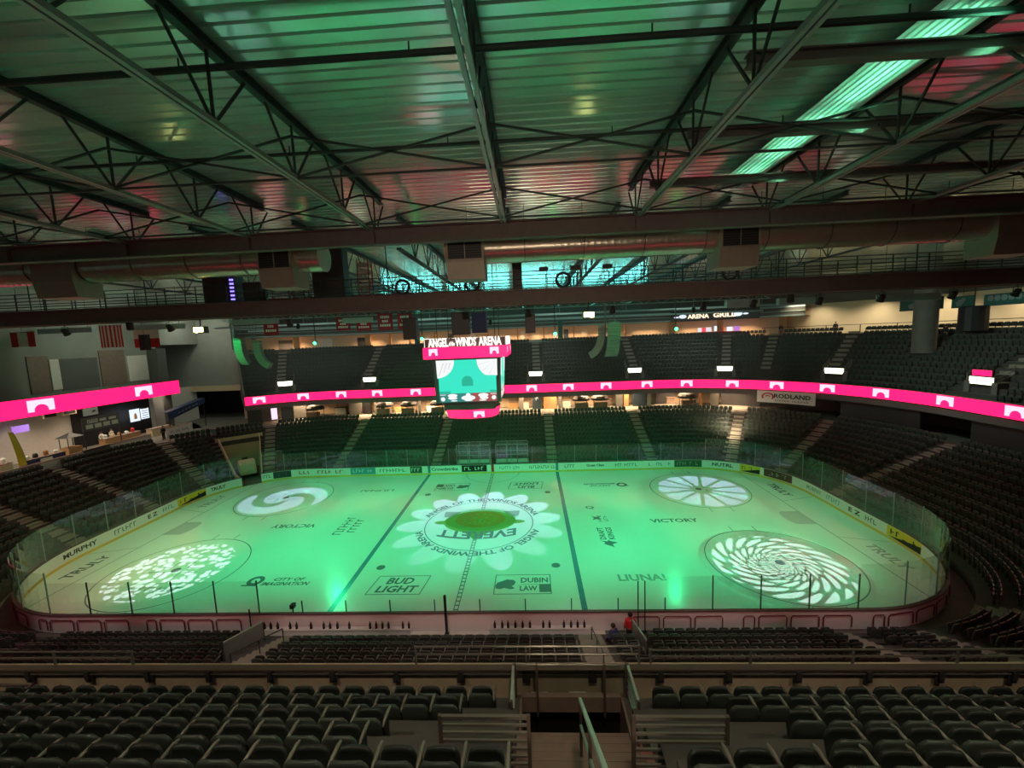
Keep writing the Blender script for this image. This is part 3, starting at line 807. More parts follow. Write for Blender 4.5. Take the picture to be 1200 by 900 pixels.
for yy, n_ in ((-23.3,'nearest'),(-19.8,'middle'),(-15.8,'farthest')):
    g = MB(); g.box(9.9,46,yy-.13,yy+.13,21.42,21.46); g.box(9.9,46,yy-.13,yy+.13,21.66,21.70); g.box(9.9,46,yy-.02,yy+.02,21.45,21.68)
    o = g.build('roof_purlin', M['girder']); tag(o, n_+' dark beam crossing below the pale ribbed panel at right', 'roof beam')
g = MB(); g.box(-60,60,-14.5,-14.1,20.05,20.12); g.box(-60,60,-14.5,-14.1,20.75,20.82); g.box(-60,60,-14.33,-14.27,20.1,20.78)
gd = thing('roof_girder', 'dark brown girder across the whole roof in front of the air ducts', 'girder'); g.build('girder_beam', M['girder'], gd)
for x in TX: g = MB(); g.box(x-.12,x+.12,-14.5,-14.1,20.12,20.75); g.build('stiffener', M['girder'], gd)
g = MB(); g.tube([(-60,-13.2,20.95),(60,-13.2,20.95)], .09, 8); g.tube([(-60,-13.0,20.6),(60,-13.0,20.6)], .05, 8)
o = g.build('roof_conduit', M['teal']); tag(o, 'pale pipes running along the girder above the air ducts', 'pipe')

# air ducts
def duct(x0, x1, lb, boxes):
    D = thing('air_duct', lb, 'air duct', ((x0+x1)/2, -12, 20.13)); c = (x0+x1)/2
    pts = []; rr = []; x = x0; k = 0
    while x < x1-.01:
        pts.append((x-c,0,0)); rr.append(.745); pts.append((x-c+.28,0,0)); rr.append(.745); pts.append((x-c+.30,0,0)); rr.append(.748); x += .32
    pts.append((x1-c,0,0)); rr.append(.745)
    g = MB(); g.tube(pts, rr, 28); smooth(g.build('duct_barrel', M['galv'], D), 50)
    for i in range(int((x1-x0)/2.9)):
        xx = x0-c+1.1+i*2.9
        g = MB(); g.tube([(xx,.77*math.sin(a),.77*math.cos(a)) for a in [2*PI*j/28 for j in range(28)]], .022, 5, closed=True); g.tube([(xx,0,.75),(xx,0,2.1)], .012, 5)
        g.build('hanger_strap', M['steel'], D)
    for bx0, bx1, grille in boxes:
        a, b = bx0-c, bx1-c
        g = MB(); sec = [(-.93,.32),(-.93,-.75),(-.78,-1.55),(.55,-1.55),(.55,-.3),(-.2,.6)]
        g.add([(a,y,z) for y, z in sec]+[(b,y,z) for y, z in sec], [(0,1,2,3,4,5),(11,10,9,8,7,6)]+[(i, 6+i, 6+(i+1)%6, (i+1)%6) for i in range(6)])
        bo = g.build('outlet_box', M['duct'], D)
        if grille:
            g = MB(); g.box(a+.08,b-.08,-.97,-.93,-.62,.26); g.build('grille_recess', M['black'], bo)
            g = MB(); w = .05
            for (p, q, r, s) in ((a+.04,b-.04,.24,.30),(a+.04,b-.04,-.66,-.60),(a+.04,a+.10,-.66,.3),(b-.10,b-.04,-.66,.3),((a+b)/2-.02,(a+b)/2+.02,-.62,.26)): g.box(p,q,-1.0,-.95,r,s)
            g.build('grille_frame', M['duct'], bo)
            for i in range(7): g = MB(); z = -.53+i*.115; g.box(a+.1,b-.1,-.985,-.96,z,z+.025); g.build('louver', M['dark'], bo)
    return D
duct(-60, -5.85, 'large round air duct on the left, its flat end cap facing the scoreboard', [(-8.6,-6.85,True),(-20.6,-18.4,False)])
duct(.75, 60, 'large round air duct on the right with pink and green streaks', [(.9,2.75,True),(14.0,15.85,True),(26.5,28.6,False)])

# catwalk
cw = thing('catwalk', 'dark steel catwalk with double railings crossing the whole arena', 'catwalk', (0,-8,17.6))
g = MB(); g.box(-48,48,-.06,.06,0,.85); g.box(-48,48,-.2,.2,-.04,.02); g.box(-48,48,-.2,.2,.83,.88); g.build('front_beam', M['girder'], cw)
g = MB(); g.box(-48,48,1.44,1.56,0,.85); g.build('rear_beam', M['girder'], cw)
g = MB(); g.box(-48,48,0,1.5,.86,.92); g.build('walkway_grating', M['girder'], cw)
for yy in (-.02, 1.52):
    for z in (1.15, 1.5, 1.95): g = MB(); g.tube([(-48,yy,z),(48,yy,z)], .028, 6); g.build('rail', M['steel'], cw)
for i in range(49):
    x = -48+2*i
    for yy in (-.02, 1.52) if abs(x) < 30 else (-.02,): g = MB(); g.bar((x,yy,.9),(x,yy,1.97),.05); g.build('rail_post', M['steel'], cw)
for i in range(12):
    x = -44+8*i; g = MB(); g.tube([(x,.75,.9),(x,.75,4.5)], .035, 6); g.build('hanger_rod', M['steel'], cw)
g = MB(); g.box(-13,2,1.3,1.42,1.0,1.14); g.build('cable_tray', M['redbar'], cw)
def lamp(x, y, z, lb, d=(0,-.5,-1), nm='stage_light', m='black', lens=None, grp='stage lights on the catwalk'):
    L = thing(nm, lb, 'stage light', (x, y, z), 0, grp)
    dv = Vector(d).normalized()
    g = MB(); g.tube([dv*-.22, dv*-.16, dv*.1, dv*.22], [.08,.16,.17,.2], 10); g.build('housing', M[m], L)
    g = MB(); g.tube([dv*.215, dv*.235], [.17,.17], 10); g.build('lens', M[lens or 'dark'], L)
    g = MB(); g.tube([(-.22,0,0),(-.22,0,.3),(.22,0,.3),(.22,0,0)], .02, 6); g.tube([(0,0,.3),(0,0,.45)], .03, 6); g.build('yoke', M['steel'], L)
    return L
for i, x in enumerate((-25,-18,-10.2,.9,4.8,9.9,15.3,18.2,22,25.5,29.5,33)): lamp(x, -8, 17.1, 'dark stage light hung under the catwalk, %s from the left' % onum(i), (0,.6,-1))
for i, x in enumerate((5.8,7.7,9.6)):
    t_ = thing('rail_lamp', 'small dark box lamp on the catwalk rail, %s of three from scoreboard side' % onum(i), 'lamp', (x,-8.05,19.62), 0, 'box lamps on the catwalk rail')
    g = MB(); g.box(-.28,.28,-.12,.12,-.12,.12); g.build('housing', M['black'], t_)
    g = MB(); g.bar((0,0,-.3),(0,0,-.1),.05); g.build('bracket', M['steel'], t_)
for x, w, h, z0, lb in ((-14.9,1.7,1.9,18.52,'tall black equipment cabinet on the catwalk with purple indicator lights'),(-12.6,1.1,1.2,18.52,'low black equipment cabinet beside the one with purple lights'),(-7.6,2.0,3.2,18.52,'tallest black equipment cabinet on catwalk beside the duct end cap'),(4.2,.55,2.1,18.52,'slim black speaker tower on catwalk just right of the scoreboard')):
    t_ = thing('equipment_cabinet', lb, 'cabinet', (x,-7.3,z0))
    g = MB(); g.box(-w/2,w/2,-.4,.4,0,h); g.build('case', M['black'], t_)
    g = MB(); g.box(-w/2+.05,w/2-.05,-.42,-.4,.05,h-.05); g.build('door', M['dark'], t_)
    if x == -14.9:
        for i in range(6): g = MB(); g.box(w/2+.1,w/2+.32,-.45,-.38,.15+i*.24,.25+i*.24); g.build('indicator_light', M['purple'], t_)
        g = MB(); g.box(w/2,w/2+.42,-.38,.4,0,1.65); g.build('side_rack', M['dark'], t_)
def rack(x, lb):
    t_ = thing('equipment_rack', lb, 'rack', (x,-7.3,18.52))
    g = MB()
    for dx in (-.35,.35): g.bar((dx,-.3,0),(dx,-.3,2.3),.06); g.bar((dx,.3,0),(dx,.3,2.3),.06)
    g.build('frame', M['redbar'], t_)
    for i in range(5): g = MB(); g.box(-.32,.32,-.28,.28,.15+i*.42,.4+i*.42); g.build('equipment_unit', M['grey' if i % 2 else 'lsteel'], t_)
rack(-5.4, 'red framed equipment rack on the catwalk left of the scoreboard'); rack(-9.6, 'grey equipment rack on the catwalk under the left duct')
for x, lb in ((1.4,'round bundle of cables on the catwalk floor right of the duct box'),(-3.0,'round bundle of cables on the catwalk left of the duct box'),(7.0,'coiled cable bundle on the catwalk right of the speaker tower'),(17.0,'large coiled cable bundle on the catwalk under the right duct')):
    g = MB(); g.tube([(.42*math.cos(a),.0+.05*math.sin(3*a),.42+.42*math.sin(a)) for a in [2*PI*i/20 for i in range(20)]], .09, 6, closed=True)
    o = g.build('cable_coil', M['dark']); o.location = (x,-7.5,18.6); tag(o, lb, 'cable')

# hanging loudspeakers and line arrays
for x, w, h, z, lb in ((-2.68,.84,1.36,16.43,'black box loudspeaker hanging left of the scoreboard'),(.55,1.1,1.4,16.62,'wide black loudspeaker hanging above the scoreboard lettering'),(1.72,.9,1.25,16.62,'bluish grey loudspeaker hanging above the scoreboard beside the wide black one'),(4.9,.62,1.15,16.44,'slim black loudspeaker hanging right of the scoreboard')):
    t_ = thing('hanging_speaker', lb, 'loudspeaker', (x,-7.4,z))
    g = MB(); g.box(-w/2,w/2,-.3,.3,-h/2,h/2); g.build('cabinet', M['spkd'] if x != 1.72 else M['navy'], t_)
    g = MB(); g.box(-w/2+.04,w/2-.04,-.32,-.3,-h/2+.04,h/2-.04); g.build('grille', M['dark'] if x != 1.72 else M['navy'], t_)
    for dx in (-w/3, w/3): g = MB(); g.tube([(dx,0,h/2),(dx,0,17.65-z)], .02, 6); g.build('hanging_rod', M['steel'], t_)
def line_array(x, y, z, face, lb, n=10):
    A = thing('line_array', lb, 'speaker array', (x, y, z))
    fx, fy = face; s = Vector((-fy, fx, 0)); fv = Vector((fx, fy, 0))
    p = Vector((0,0,0)); a = 0.0
    for i in range(n):
        d = Vector((-fx*math.sin(a), -fy*math.sin(a), -math.cos(a))); nrm = Vector((fx*math.cos(a), fy*math.cos(a), -math.sin(a)))
        g = MB(); q = p+d*.36
        Mx = lambda u, v, w: tuple(p + s*u + d*v + nrm*w)
        vs = [Mx(-.6,0,0),Mx(.6,0,0),Mx(.6,.34,0),Mx(-.6,.34,0),Mx(-.4,.02,-.62),Mx(.4,.02,-.62),Mx(.4,.32,-.62),Mx(-.4,.32,-.62)]
        g.add(vs, [(0,1,2,3),(7,6,5,4),(0,4,5,1),(1,5,6,2),(2,6,7,3),(3,7,4,0)]); b = g.build('speaker_cabinet', M['spk'], A)
        g = MB(); g.add([Mx(-.57,.02,.015),Mx(.57,.02,.015),Mx(.57,.32,.015),Mx(-.57,.32,.015)], [(0,1,2,3)]); g.build('grille', M['spk'], b)
        p = q; a += R_(1.5+1.3*i)
    g = MB(); g.bar(Vector((0,0,.25))+s*.0-fv*.9, Vector((0,0,.25))+fv*.3, .12); g.bar(Vector((0,0,.12))-s*.5, Vector((0,0,.12))+s*.5, .1); g.build('rigging_frame', M['spk'], A)
    for k in (-1, 0, 1): g = MB(); g.tube([Vector((0,0,.3))+s*.35*k, Vector((0,0,1.65))+s*.9*k], .03, 6); g.build('rigging_cable', M['spk'], A)
line_array(-25.3, 10.6, 16.4, (-.97,-.24), 'curved line array speaker with pale edge behind the bright green one at left')
line_array(-26.5, 9.6, 16.5, (-.3,-.95), 'bright green line array speaker hanging below a pale bar at left', 8)
line_array(11.7, 4.5, 16.55, (.97,-.24), 'curved line array speaker with teal edge right of the scoreboard')
line_array(12.3, 3.6, 16.5, (.15,-.99), 'dark green line array speaker right of the scoreboard, before the teal edged one', 9)
for x0, x1, y, z, lb in ((-25.8,-20.8,8,18.26,'pale teal bar hanging above the green line array'),(-14.0,-11.0,8,17.98,'short pale teal bar hanging among the red banners'),(-46.6,-40.6,8,18.15,'pale teal bar hanging at far left beside striped flag'),(-35.9,-30.8,8,18.13,'pale teal bar hanging right of the red and white flag'),(24.2,27.6,0,17.58,'short pale teal bar under the catwalk at right'),(31.7,36.2,0,17.5,'long pale teal bar under the catwalk far right'),(18.4,20.6,-4,17.35,'pale teal housing above the grill sign')):
    t_ = thing('hanging_bar', lb, 'light bar', ((x0+x1)/2, y, z)); w = (x1-x0)/2
    g = MB(); g.box(-w,w,-.2,.2,-.26,.26); g.build('housing', M['teal'], t_)
    for dx in (-w*.8, w*.8): g = MB(); g.tube([(dx,0,.2),(dx,0,22.2-z)], .02, 5); g.build('hanging_rod', M['steel'], t_)

# banners and flags
for i, (x, z, w, h) in enumerate(((-25.6,18.0,1.8,2.0),(-16.9,17.95,1.7,1.5),(-14.45,17.85,1.8,1.5),(-11.9,18.05,1.8,1.9),(-9.6,18.0,1.7,1.8))):
    t_ = thing('hanging_banner', 'red banner with white lettering, %s from left of the row before the far roof' % onum(i), 'banner', (x, 14.3, z), 0, 'red banners over the far stand')
    g = MB(); g.grid([[(-w/2+w*j/6, .04*math.sin(j*1.7), -h/2+h*k) for j in range(7)] for k in (0, 1)]); solid(g.build('cloth', M['banner'], t_), .02)
    for k, (ww, hh) in enumerate(((.6,.22),(.42,.2),(.72,.2))):
        g = MB(); zz = h*.27-k*h*.25
        for j in range(5 if k != 1 else 3):
            n_ = 5 if k != 1 else 3; xx = -w*ww/2+(j+.5)*w*ww/n_; g.box(xx-w*ww/n_*.38, xx+w*ww/n_*.38, -.08,-.065,zz-hh*h*.35,zz+hh*h*.35)
        g.build('white_lettering', M['white'], t_)
    g = MB(); g.tube([(-w/2,0,h/2),(w/2,0,h/2)], .03, 6); g.tube([(0,0,h/2),(0,0,22.2-z)], .015, 5); g.build('top_rod', M['steel'], t_)
def flag(name, lb, x, y, z, w, h, kind):
    t_ = thing(name, lb, 'flag', (x, y, z))
    wav = lambda u: .06*math.sin(u*3.1)
    def strip_(a, b, c, d, m, nm, k=0):
        g = MB(); g.grid([[(u, wav(u)-k, v) for u in np.linspace(a, b, 5)] for v in (c, d)]); solid(g.build(nm, M[m], t_), .012)
    if kind == 'us':
        for i in range(13): strip_(-w/2+w*i/13, -w/2+w*(i+1)/13, -h/2, h/2, 'red' if i % 2 == 0 else 'whitecloth', 'stripe')
    elif kind == 'ca':
        strip_(-w/2, w/2, -h/2, -h*.02, 'red', 'lower_band'); strip_(-w/2, w/2, -h*.02, h/2, 'whitecloth', 'upper_band')
    else:
        strip_(-w/2, -w/6, -h/2, h/2, 'red', 'left_band'); strip_(-w/6, w/6, -h/2, h/2, 'whitecloth', 'middle_band'); strip_(w/6, w/2, -h/2, h/2, 'red', 'right_band')
    g = MB(); g.tube([(-w/2,0,h/2),(w/2,0,h/2)], .03, 6); g.tube([(0,0,h/2),(0,0,22.2-z)], .015, 5); g.build('top_rod', M['steel'], t_)
flag('hanging_flag', 'flag of vertical red and white stripes hanging at left', -40.9, 10, 17.45, 2.7, 2.4, 'us')
flag('hanging_flag', 'red flag with white top edge hanging right of striped flag', -36.9, 10, 17.1, 3.0, 2.0, 'ca')
flag('hanging_flag', 'red and white banded flag hanging at the far left', -44.2, 4.6, 17.25, 2.6, 1.4, 'x')
t_ = thing('hanging_speaker', 'small black loudspeaker hanging in front of red and white-topped flag', 'loudspeaker', (-36.4,9.2,16.7))
g = MB(); g.box(-.35,.35,-.3,.3,-.9,.75); g.build('cabinet', M['spkd'], t_); g = MB(); g.tube([(0,0,.75),(0,0,5.4)], .02, 5); g.build('hanging_rod', M['steel'], t_)
for y0, y1, z0, z1, lb in ((14.7,20.1,16.95,18.3,'dark green banner with pale swoosh above the round column'),(11.5,13.8,16.9,18.1,'narrow dark green banner right of the round column'),(5.0,10.6,16.9,18.0,'wide dark green banner with pale scalloped edge at far right')):
    t_ = thing('wall_banner', lb, 'banner', (50.5,(y0+y1)/2,(z0+z1)/2)); a = (y1-y0)/2; b = (z1-z0)/2
    g = MB(); g.box(-.02,.02,-a,a,-b,b); g.build('cloth', M['bannerg'], t_)
    g = MB()
    if a > 2.5 and y0 < 10:
        for i in range(9): g.add([(-.04,-a+.2+i*.6+.28*math.cos(q),b*.35+.3*math.sin(q)) for q in [2*PI*j/10 for j in range(10)]], [tuple(range(10))])
    else: g.add([(-.04,a*.5,-b*.7),(-.04,a*.1,-b*.6),(-.04,-a*.3,b*.4),(-.04,-a*.2,b*.8),(-.04,a*.2,b*.5),(-.04,a*.6,0)], [(0,1,2,3,4,5)])
    g.build('pale_swoosh', M['lsteel'], t_)
    g = MB(); g.tube([(0,-a,b),(0,a,b)], .04, 6); g.tube([(0,0,b),(0,0,22.2-(z0+z1)/2)], .02, 5); g.build('top_rod', M['steel'], t_)

# scoreboard
sb = thing('scoreboard', 'four-sided hanging scoreboard with turquoise screens and pink bands', 'scoreboard', (0,0,9.5))
g = MB(); g.box(-2.35,2.35,-2.35,2.35,1.3,4.9); g.box(-2.9,2.9,-2.9,2.9,4.75,4.85); g.build('core', M['dark'], sb)
def face_frames():
    for k in range(4):
        c, s = round(math.cos(k*PI/2)), round(math.sin(k*PI/2))
        yield k, Matrix(((c,-s,0,0),(s,c,0,0),(0,0,1,0),(0,0,0,1)))
for k, Mx in face_frames():
    # screens lean outwards at the top
    def P(x, z, d=0): return tuple(Mx @ Vector((x*(1+.035*(z-1.3)/3.5), -2.42-.16*(z-1.3)/3.3-d, z)))
    g = MB(); g.add([P(-2.5,1.3),P(2.5,1.3),P(2.5,4.75),P(-2.5,4.75),tuple(Mx @ Vector((-2.5,-2.2,1.3))),tuple(Mx @ Vector((2.5,-2.2,1.3))),tuple(Mx @ Vector((2.55,-2.2,4.75))),tuple(Mx @ Vector((-2.55,-2.2,4.75)))],
      [(0,1,2,3),(0,4,5,1),(1,5,6,2),(2,6,7,3),(3,7,4,0)]); sc = g.build('screen_housing', M['adn'], sb)
    def panel(nm, m, pts, d, par=sc): g = MB(); g.add([P(x, z, d) for x, z in pts], [tuple(range(len(pts)))]); return g.build(nm, M[m], par)
    panel('screen', 'cyan', [(-2.25,2.05),(2.25,2.05),(2.25,4.6),(-2.25,4.6)], .015)
    panel('screen_strip', 'cyan3', [(-2.25,1.38),(.3,1.38),(.3,2.05),(-2.25,2.05)], .015); panel('screen_strip', 'cyan4', [(.3,1.38),(2.25,1.38),(2.25,2.05),(.3,2.05)], .015)
    arc = lambda cx, cz, r, a0, a1, n=14: [(cx+r*math.cos(R_(a0+(a1-a0)*i/n)), cz+r*math.sin(R_(a0+(a1-a0)*i/n))) for i in range(n+1)]
    panel('screen_shape', 'scrw', [(2.25,4.6)]+arc(2.25,4.6,1.5,180,233)+[(2.25,3.35)], .022)
    panel('screen_shape', 'scrw', [(-2.25,4.6)]+arc(-2.25,4.6,1.35,270,360), .022)
    for i in range(3): panel('screen_line', 'scrp', [(-2.1+i*.35,3.5+i*.2),(-2.05+i*.35,3.45+i*.2),(-1.65+i*.25,4.4),(-1.75+i*.25,4.4)], .026)
    for i in range(3):
        a = R_(195+25*i); panel('screen_line', 'scrp', [(2.2,4.55),(2.2+1.45*math.cos(a),4.55+1.35*math.sin(a)),(2.2+1.45*math.cos(a+.03),4.55+1.35*math.sin(a+.03))], .026)
    panel('screen_shape', 'cyan2', [(-.42,2.6),(.42,2.6),(.42,2.95)]+arc(0,2.95,.42,0,180,8)[1:], .022)
    panel('screen_shape', 'cyan2', [(-2.2,2.08),(-1.3,2.08),(-1.35,2.22),(-2.2,2.22)], .022); panel('screen_shape', 'cyan2', [(1.7,2.08),(2.2,2.08),(2.2,2.22),(1.65,2.25)], .022)
    def blob(cx, cz, rx, rz): panel('screen_mark', 'scrw', [(cx+rx*math.cos(q), cz+rz*math.sin(q)) for q in [2*PI*i/14 for i in range(14)]], .024)
    for a in ((-1.95,1.62,.17,.17),(-1.2,1.88,.38,.14),(-1.2,1.68,.36,.12),(-1.1,1.47,.26,.05),(0,1.92,.18,.13),(0,1.68,.55,.2),(0,1.47,.3,.05),(1.15,1.86,.4,.16),(1.2,1.65,.34,.12),(1.1,1.47,.3,.05),(1.95,1.66,.17,.17)): blob(*a)
    panel('screen_mark', 'scrw', [(-2.15,1.92),(-1.7,1.92),(-1.7,1.97),(-2.15,1.97)], .024); panel('screen_mark', 'scrw', [(1.7,1.92),(2.15,1.92),(2.15,1.97),(1.7,1.97)], .024)
    # upper pink band and lit letters
    B = lambda x, z, d=0: tuple(Mx @ Vector((x, -3.12-d, z)))
    g = MB(); g.add([B(-3.12,4.75),B(3.12,4.75),B(3.12,5.6),B(-3.12,5.6)], [(0,1,2,3)]); bd_ = g.build('upper_band', M['pink'], sb)
    for x in (-2.35, 2.2):
        g = MB(); pts = [(x-.33,5.0),(x-.17,5.0)]+[(x+.17*math.cos(R_(180-20*i))*.95, 5.04+.2*math.sin(R_(180-20*i))) for i in range(10)]+[(x+.17,5.0),(x+.33,5.0),(x+.33,5.5),(x-.33,5.5)]
        g.add([B(px, pz, .02) for px, pz in pts], [tuple(range(len(pts)))]); g.build('bridge_mark', M['ledw'], bd_)
    g = MB(); text(g, 'ANGEL', frame(B(-1.95,5.95,-.05), Mx.to_3x3() @ Vector((1,0,0)), (0,0,1)), 1.5, .66, 0, .03)
    text(g, 'of the', frame(B(-.94,5.85,-.05), Mx.to_3x3() @ Vector((1,0,0)), (0,0,1)), .42, .34, 0, .03)
    text(g, 'WINDS', frame(B(.1,5.95,-.05), Mx.to_3x3() @ Vector((1,0,0)), (0,0,1)), 1.55, .66, 0, .03)
    text(g, 'ARENA', frame(B(1.9,5.95,-.05), Mx.to_3x3() @ Vector((1,0,0)), (0,0,1)), 1.7, .66, 0, .03)
    g.build('lit_lettering', M['letters'], sb)
g = MB(); g.box(-2.98,2.98,-2.98,2.98,5.6,6.22); g.build('sign_backing', M['brown'], sb)
g = MB(); g.box(-3.1,3.1,-3.1,3.1,5.55,5.6); g.box(-3.1,3.1,-3.1,3.1,4.76,4.8); g.build('band_deck', M['dark'], sb)
# lower curved pink band (bulging on each side)
g = MB(); pts = []
for k in range(4):
    for i in range(10):
        a = -PI/2*.5 + PI/2*i/10; r = 2.25/math.cos(a*.55)
        ang_ = k*PI/2 - PI/2 + a; pts.append((r*math.cos(ang_), r*math.sin(ang_)))
g.grid([[(x*q, y*q, z) for x, y in pts+[pts[0]]] for z, q in ((.0,.93),(.7,1))])
lb_ = g.build('lower_band', M['pink'], sb)
g = MB(); g.add([(x*.93, y*.93, 0) for x, y in pts], [tuple(range(len(pts)-1, -1, -1))]); g.add([(x, y, .7) for x, y in pts], [tuple(range(len(pts)))]); g.build('lower_band_caps', M['dark'], sb)
g = MB(); g.box(-2.0,2.0,-2.0,2.0,.68,1.35); g.build('neck', M['dark'], sb)
g = MB(); x = .75
pts_ = [(x-.42,.12),(x-.22,.12)]+[(x+.2*math.cos(R_(180-20*i)), .16+.2*math.sin(R_(180-20*i))) for i in range(10)]+[(x+.22,.12),(x+.42,.12),(x+.42,.6),(x-.42,.6)]
g.add([(px, -2.32-.12*pz+ .11*(px*px)*.25, pz) for px, pz in pts_], [tuple(range(len(pts_)))]); g.build('bridge_mark', M['ledw'], lb_)
for a in (-1, 1):
    for b in (-1, 1): g = MB(); g.tube([(a*2.2,b*2.2,5.6),(a*2.2,b*2.2,12.7)], .03, 6); g.build('suspension_cable', M['steel'], sb)

# ribbon displays
def arch(g, f, w, h):
    """a bridge with an arched opening; f maps (x, z) to the surface"""
    a = w*.27; n = 8
    top = [(-w/2,h/2),(-a,h/2)]+[(-a*math.cos(PI*i/n), h/2) for i in range(1, n)]+[(a,h/2),(w/2,h/2)]
    low = [(-w/2,-h/2),(-a,-h/2)]+[(-a*math.cos(PI*i/n), -h/2+.1*h+h*.5*math.sin(PI*i/n)) for i in range(1, n)]+[(a,-h/2),(w/2,-h/2)]
    m = len(top); g.add([f(*q) for q in low]+[f(*q) for q in top], [(i, i+1, m+i+1, m+i) for i in range(m-1)])
rbd = thing('ribbon_display', 'long pink ribbon display running along the front of the upper stand', 'display', (0,0,0))
g = MB(); sweep(g, [(11.93,7.75),(11.9,7.75),(11.9,8.88),(11.93,8.88)], UT0, SX+QA+2*SY+TOT); sweep(g, [(11.83,6.6),(11.8,6.6),(11.8,7.7),(11.83,7.7)], NEAR0-1, NEAR1+1); g.build('display_face', M['pink'], rbd)
for t in (132.25,134.55,136.75,141.55,147.2,152.6,4.85,10.05,15.35,21.05,23.8,26.15,28.25,30.45,32.6,35.0,40.0):
    cx, cy, nx, ny = base(t); sc_ = (1/(1+11.9/RC)) if (nx and ny) else 1
    g = MB(); arch(g, lambda px, pz: (*pos(t+px*sc_, 11.865), 8.37+pz), 1.5, .84); g.build('bridge_mark', M['ledw'], rbd)
lbd = thing('ribbon_display', 'wide pink display band on the wall above the left concourse', 'display', (-44,6,10.65))
g = MB(); g.box(-.12,0,-24,15.3,-.9,.9); g.build('display_housing', M['dark'], lbd)
g = MB(); g.add([(.01,-24,-.88),(.01,15.3,-.88),(.01,15.3,.88),(.01,-24,.88)], [(0,1,2,3)]); g.build('display_face', M['pink'], lbd)
for y in (-1.0, 10.0, -12):
    g = MB(); arch(g, lambda px, pz: (.03, y+px, .1+pz), 2.3, 1.15); g.build('bridge_mark', M['ledw'], lbd)
for i, (y, h) in enumerate(((-20,0),(-8,0),(4,0),(14,0))): g = MB(); g.bar((-2.85,y,0),(-.12,y,0),.2); g.build('bracket', M['steel'], lbd)

# lights over the portals into the upper stand, with their dark doorways
VOM = (133.5,139.45,145.6,5.5,20.05,25.75,30.25,35.1)
for i, t in enumerate(VOM):
    if t == 145.6: continue
    cx, cy, nx, ny = base(t); x, y = pos(t, 14.7); rz = math.atan2(ny, nx)-PI/2
    lb = 'glowing white light box over a stand portal, %s from the left' % onum(i-(1 if i > 2 else 0))
    pl = thing('portal_light', lb, 'light', (x, y, 10.15), rz, 'light boxes over the upper portals')
    g = MB(); g.box(-1.02,1.02,-.02,.25,-.36,.36); g.build('housing', M['lsteel'], pl)
    g = MB(); g.box(-.97,.97,-.05,-.02,-.32,.32); g.build('diffuser', M['vom'], pl)
    g = MB(); g.box(-1.35,-.9,-.1,.9,-2.1,-.1); g.box(.9,1.35,-.1,.9,-2.1,-.1); g.box(-1.35,1.35,.2,1.6,-.4,-.33); g.box(-1.35,1.35,.5,.6,-2.1,-.4)
    o = g.build('trim_portal', M['concrete']); o.location = (x, y, 10.15); o.rotation_euler = (0,0,rz); tag(o, kind='structure')
    for sx in (-1, 1):
        g = MB()
        for z in (-.35,-.7,-1.05): g.bar((sx*1.12,-.1,z+.9),(sx*1.12,1.6,z+1.7),.04)
        g.bar((sx*1.12,-.1,-.2),(sx*1.12,-.1,.6),.05); g.bar((sx*1.12,1.6,.6),(sx*1.12,1.6,1.4),.05)
        hr = g.build('portal_railing', M['rail'], None); hr.location = (x, y, 10.15); hr.rotation_euler = (0,0,rz)
        tag(hr, 'steel railing on the %s of the %s portal light from the left' % ('left' if sx < 0 else 'right', onum(i-(1 if i > 2 else 0))), 'railing', 'railings of the upper portals')
rs = thing('portal_sign', 'small pink display on top of the rightmost portal light', 'display', (*pos(35.1, 14.8), 10.85), math.atan2(base(35.1)[3], base(35.1)[2])-PI/2)
g = MB(); g.box(-.8,.8,-.1,.1,-.28,.28); g.build('housing', M['dark'], rs); g = MB(); g.box(-.77,.77,-.13,-.1,-.25,.25); g.build('display_face', M['pink'], rs)

# floodlights, green moving lights
def floodlight(x, y, z, lb):
    f = thing('floodlight', lb, 'floodlight', (x, y, z))
    g = MB(); g.box(-.36,.36,-.1,.3,-.22,.2); g.build('housing', M['dark'], f)
    g = MB(); g.box(-.3,.3,-.13,-.1,-.14,.14); g.build('lens', M['flood'], f)
    g = MB(); g.tube([(0,.1,.2),(0,.1,.8)], .03, 6); g.build('bracket', M['steel'], f)
floodlight(8.46,-8.0,16.82,'bright yellow floodlight under the catwalk right of the scoreboard'); floodlight(-16.04,-8.0,16.88,'bright yellow floodlight under the catwalk at left, near the flags')
GX = (-20.5,-7.7,7.75,21.4)
for i, x in enumerate(GX): lamp(x, 14.5, 15.95, 'glowing green moving light over the far stand, %s from the left' % onum(i), (0,-1,-.35), 'moving_light', 'dark', 'green_lens', 'green moving lights')
for i, x in enumerate(GX):
    g = MB(); g.tube([(x,14.5,16.4),(x,14.5,22.2)], .05, 6); o = g.build('drop_pole', M['steel']); tag(o, 'thin pole dropping from the roof to green light, %s from the left' % onum(i), 'pole', 'drop poles of the green lights')
g = MB(); g.bar((-32,14.9,19.3),(32,14.9,19.3),.12); g.bar((-32,14.9,18.9),(32,14.9,18.9),.12)
for i in range(32): x = -32+2*i; g.bar((x,14.9,18.9),(x+1,14.9,19.3),.06); g.bar((x+1,14.9,19.3),(x+2,14.9,18.9),.06)
o = g.build('lighting_truss', M['teal']); tag(o, 'pale lattice lighting truss behind the red banners over the far ice edge', 'truss')
for y, z, lb in ((24,18.6,'long pale pipe under the far roof behind the lighting truss'),(31,18.2,'long grey pipe under far roof in front of the lit concourse')):
    g = MB(); g.tube([(-40,y,z),(40,y,z)], .14, 8)
    for i in range(9): x = -36+9*i; g.tube([(x,y,z),(x,y,22.2)], .025, 5)
    o = g.build('ceiling_pipe', M['teal']); tag(o, lb, 'pipe')
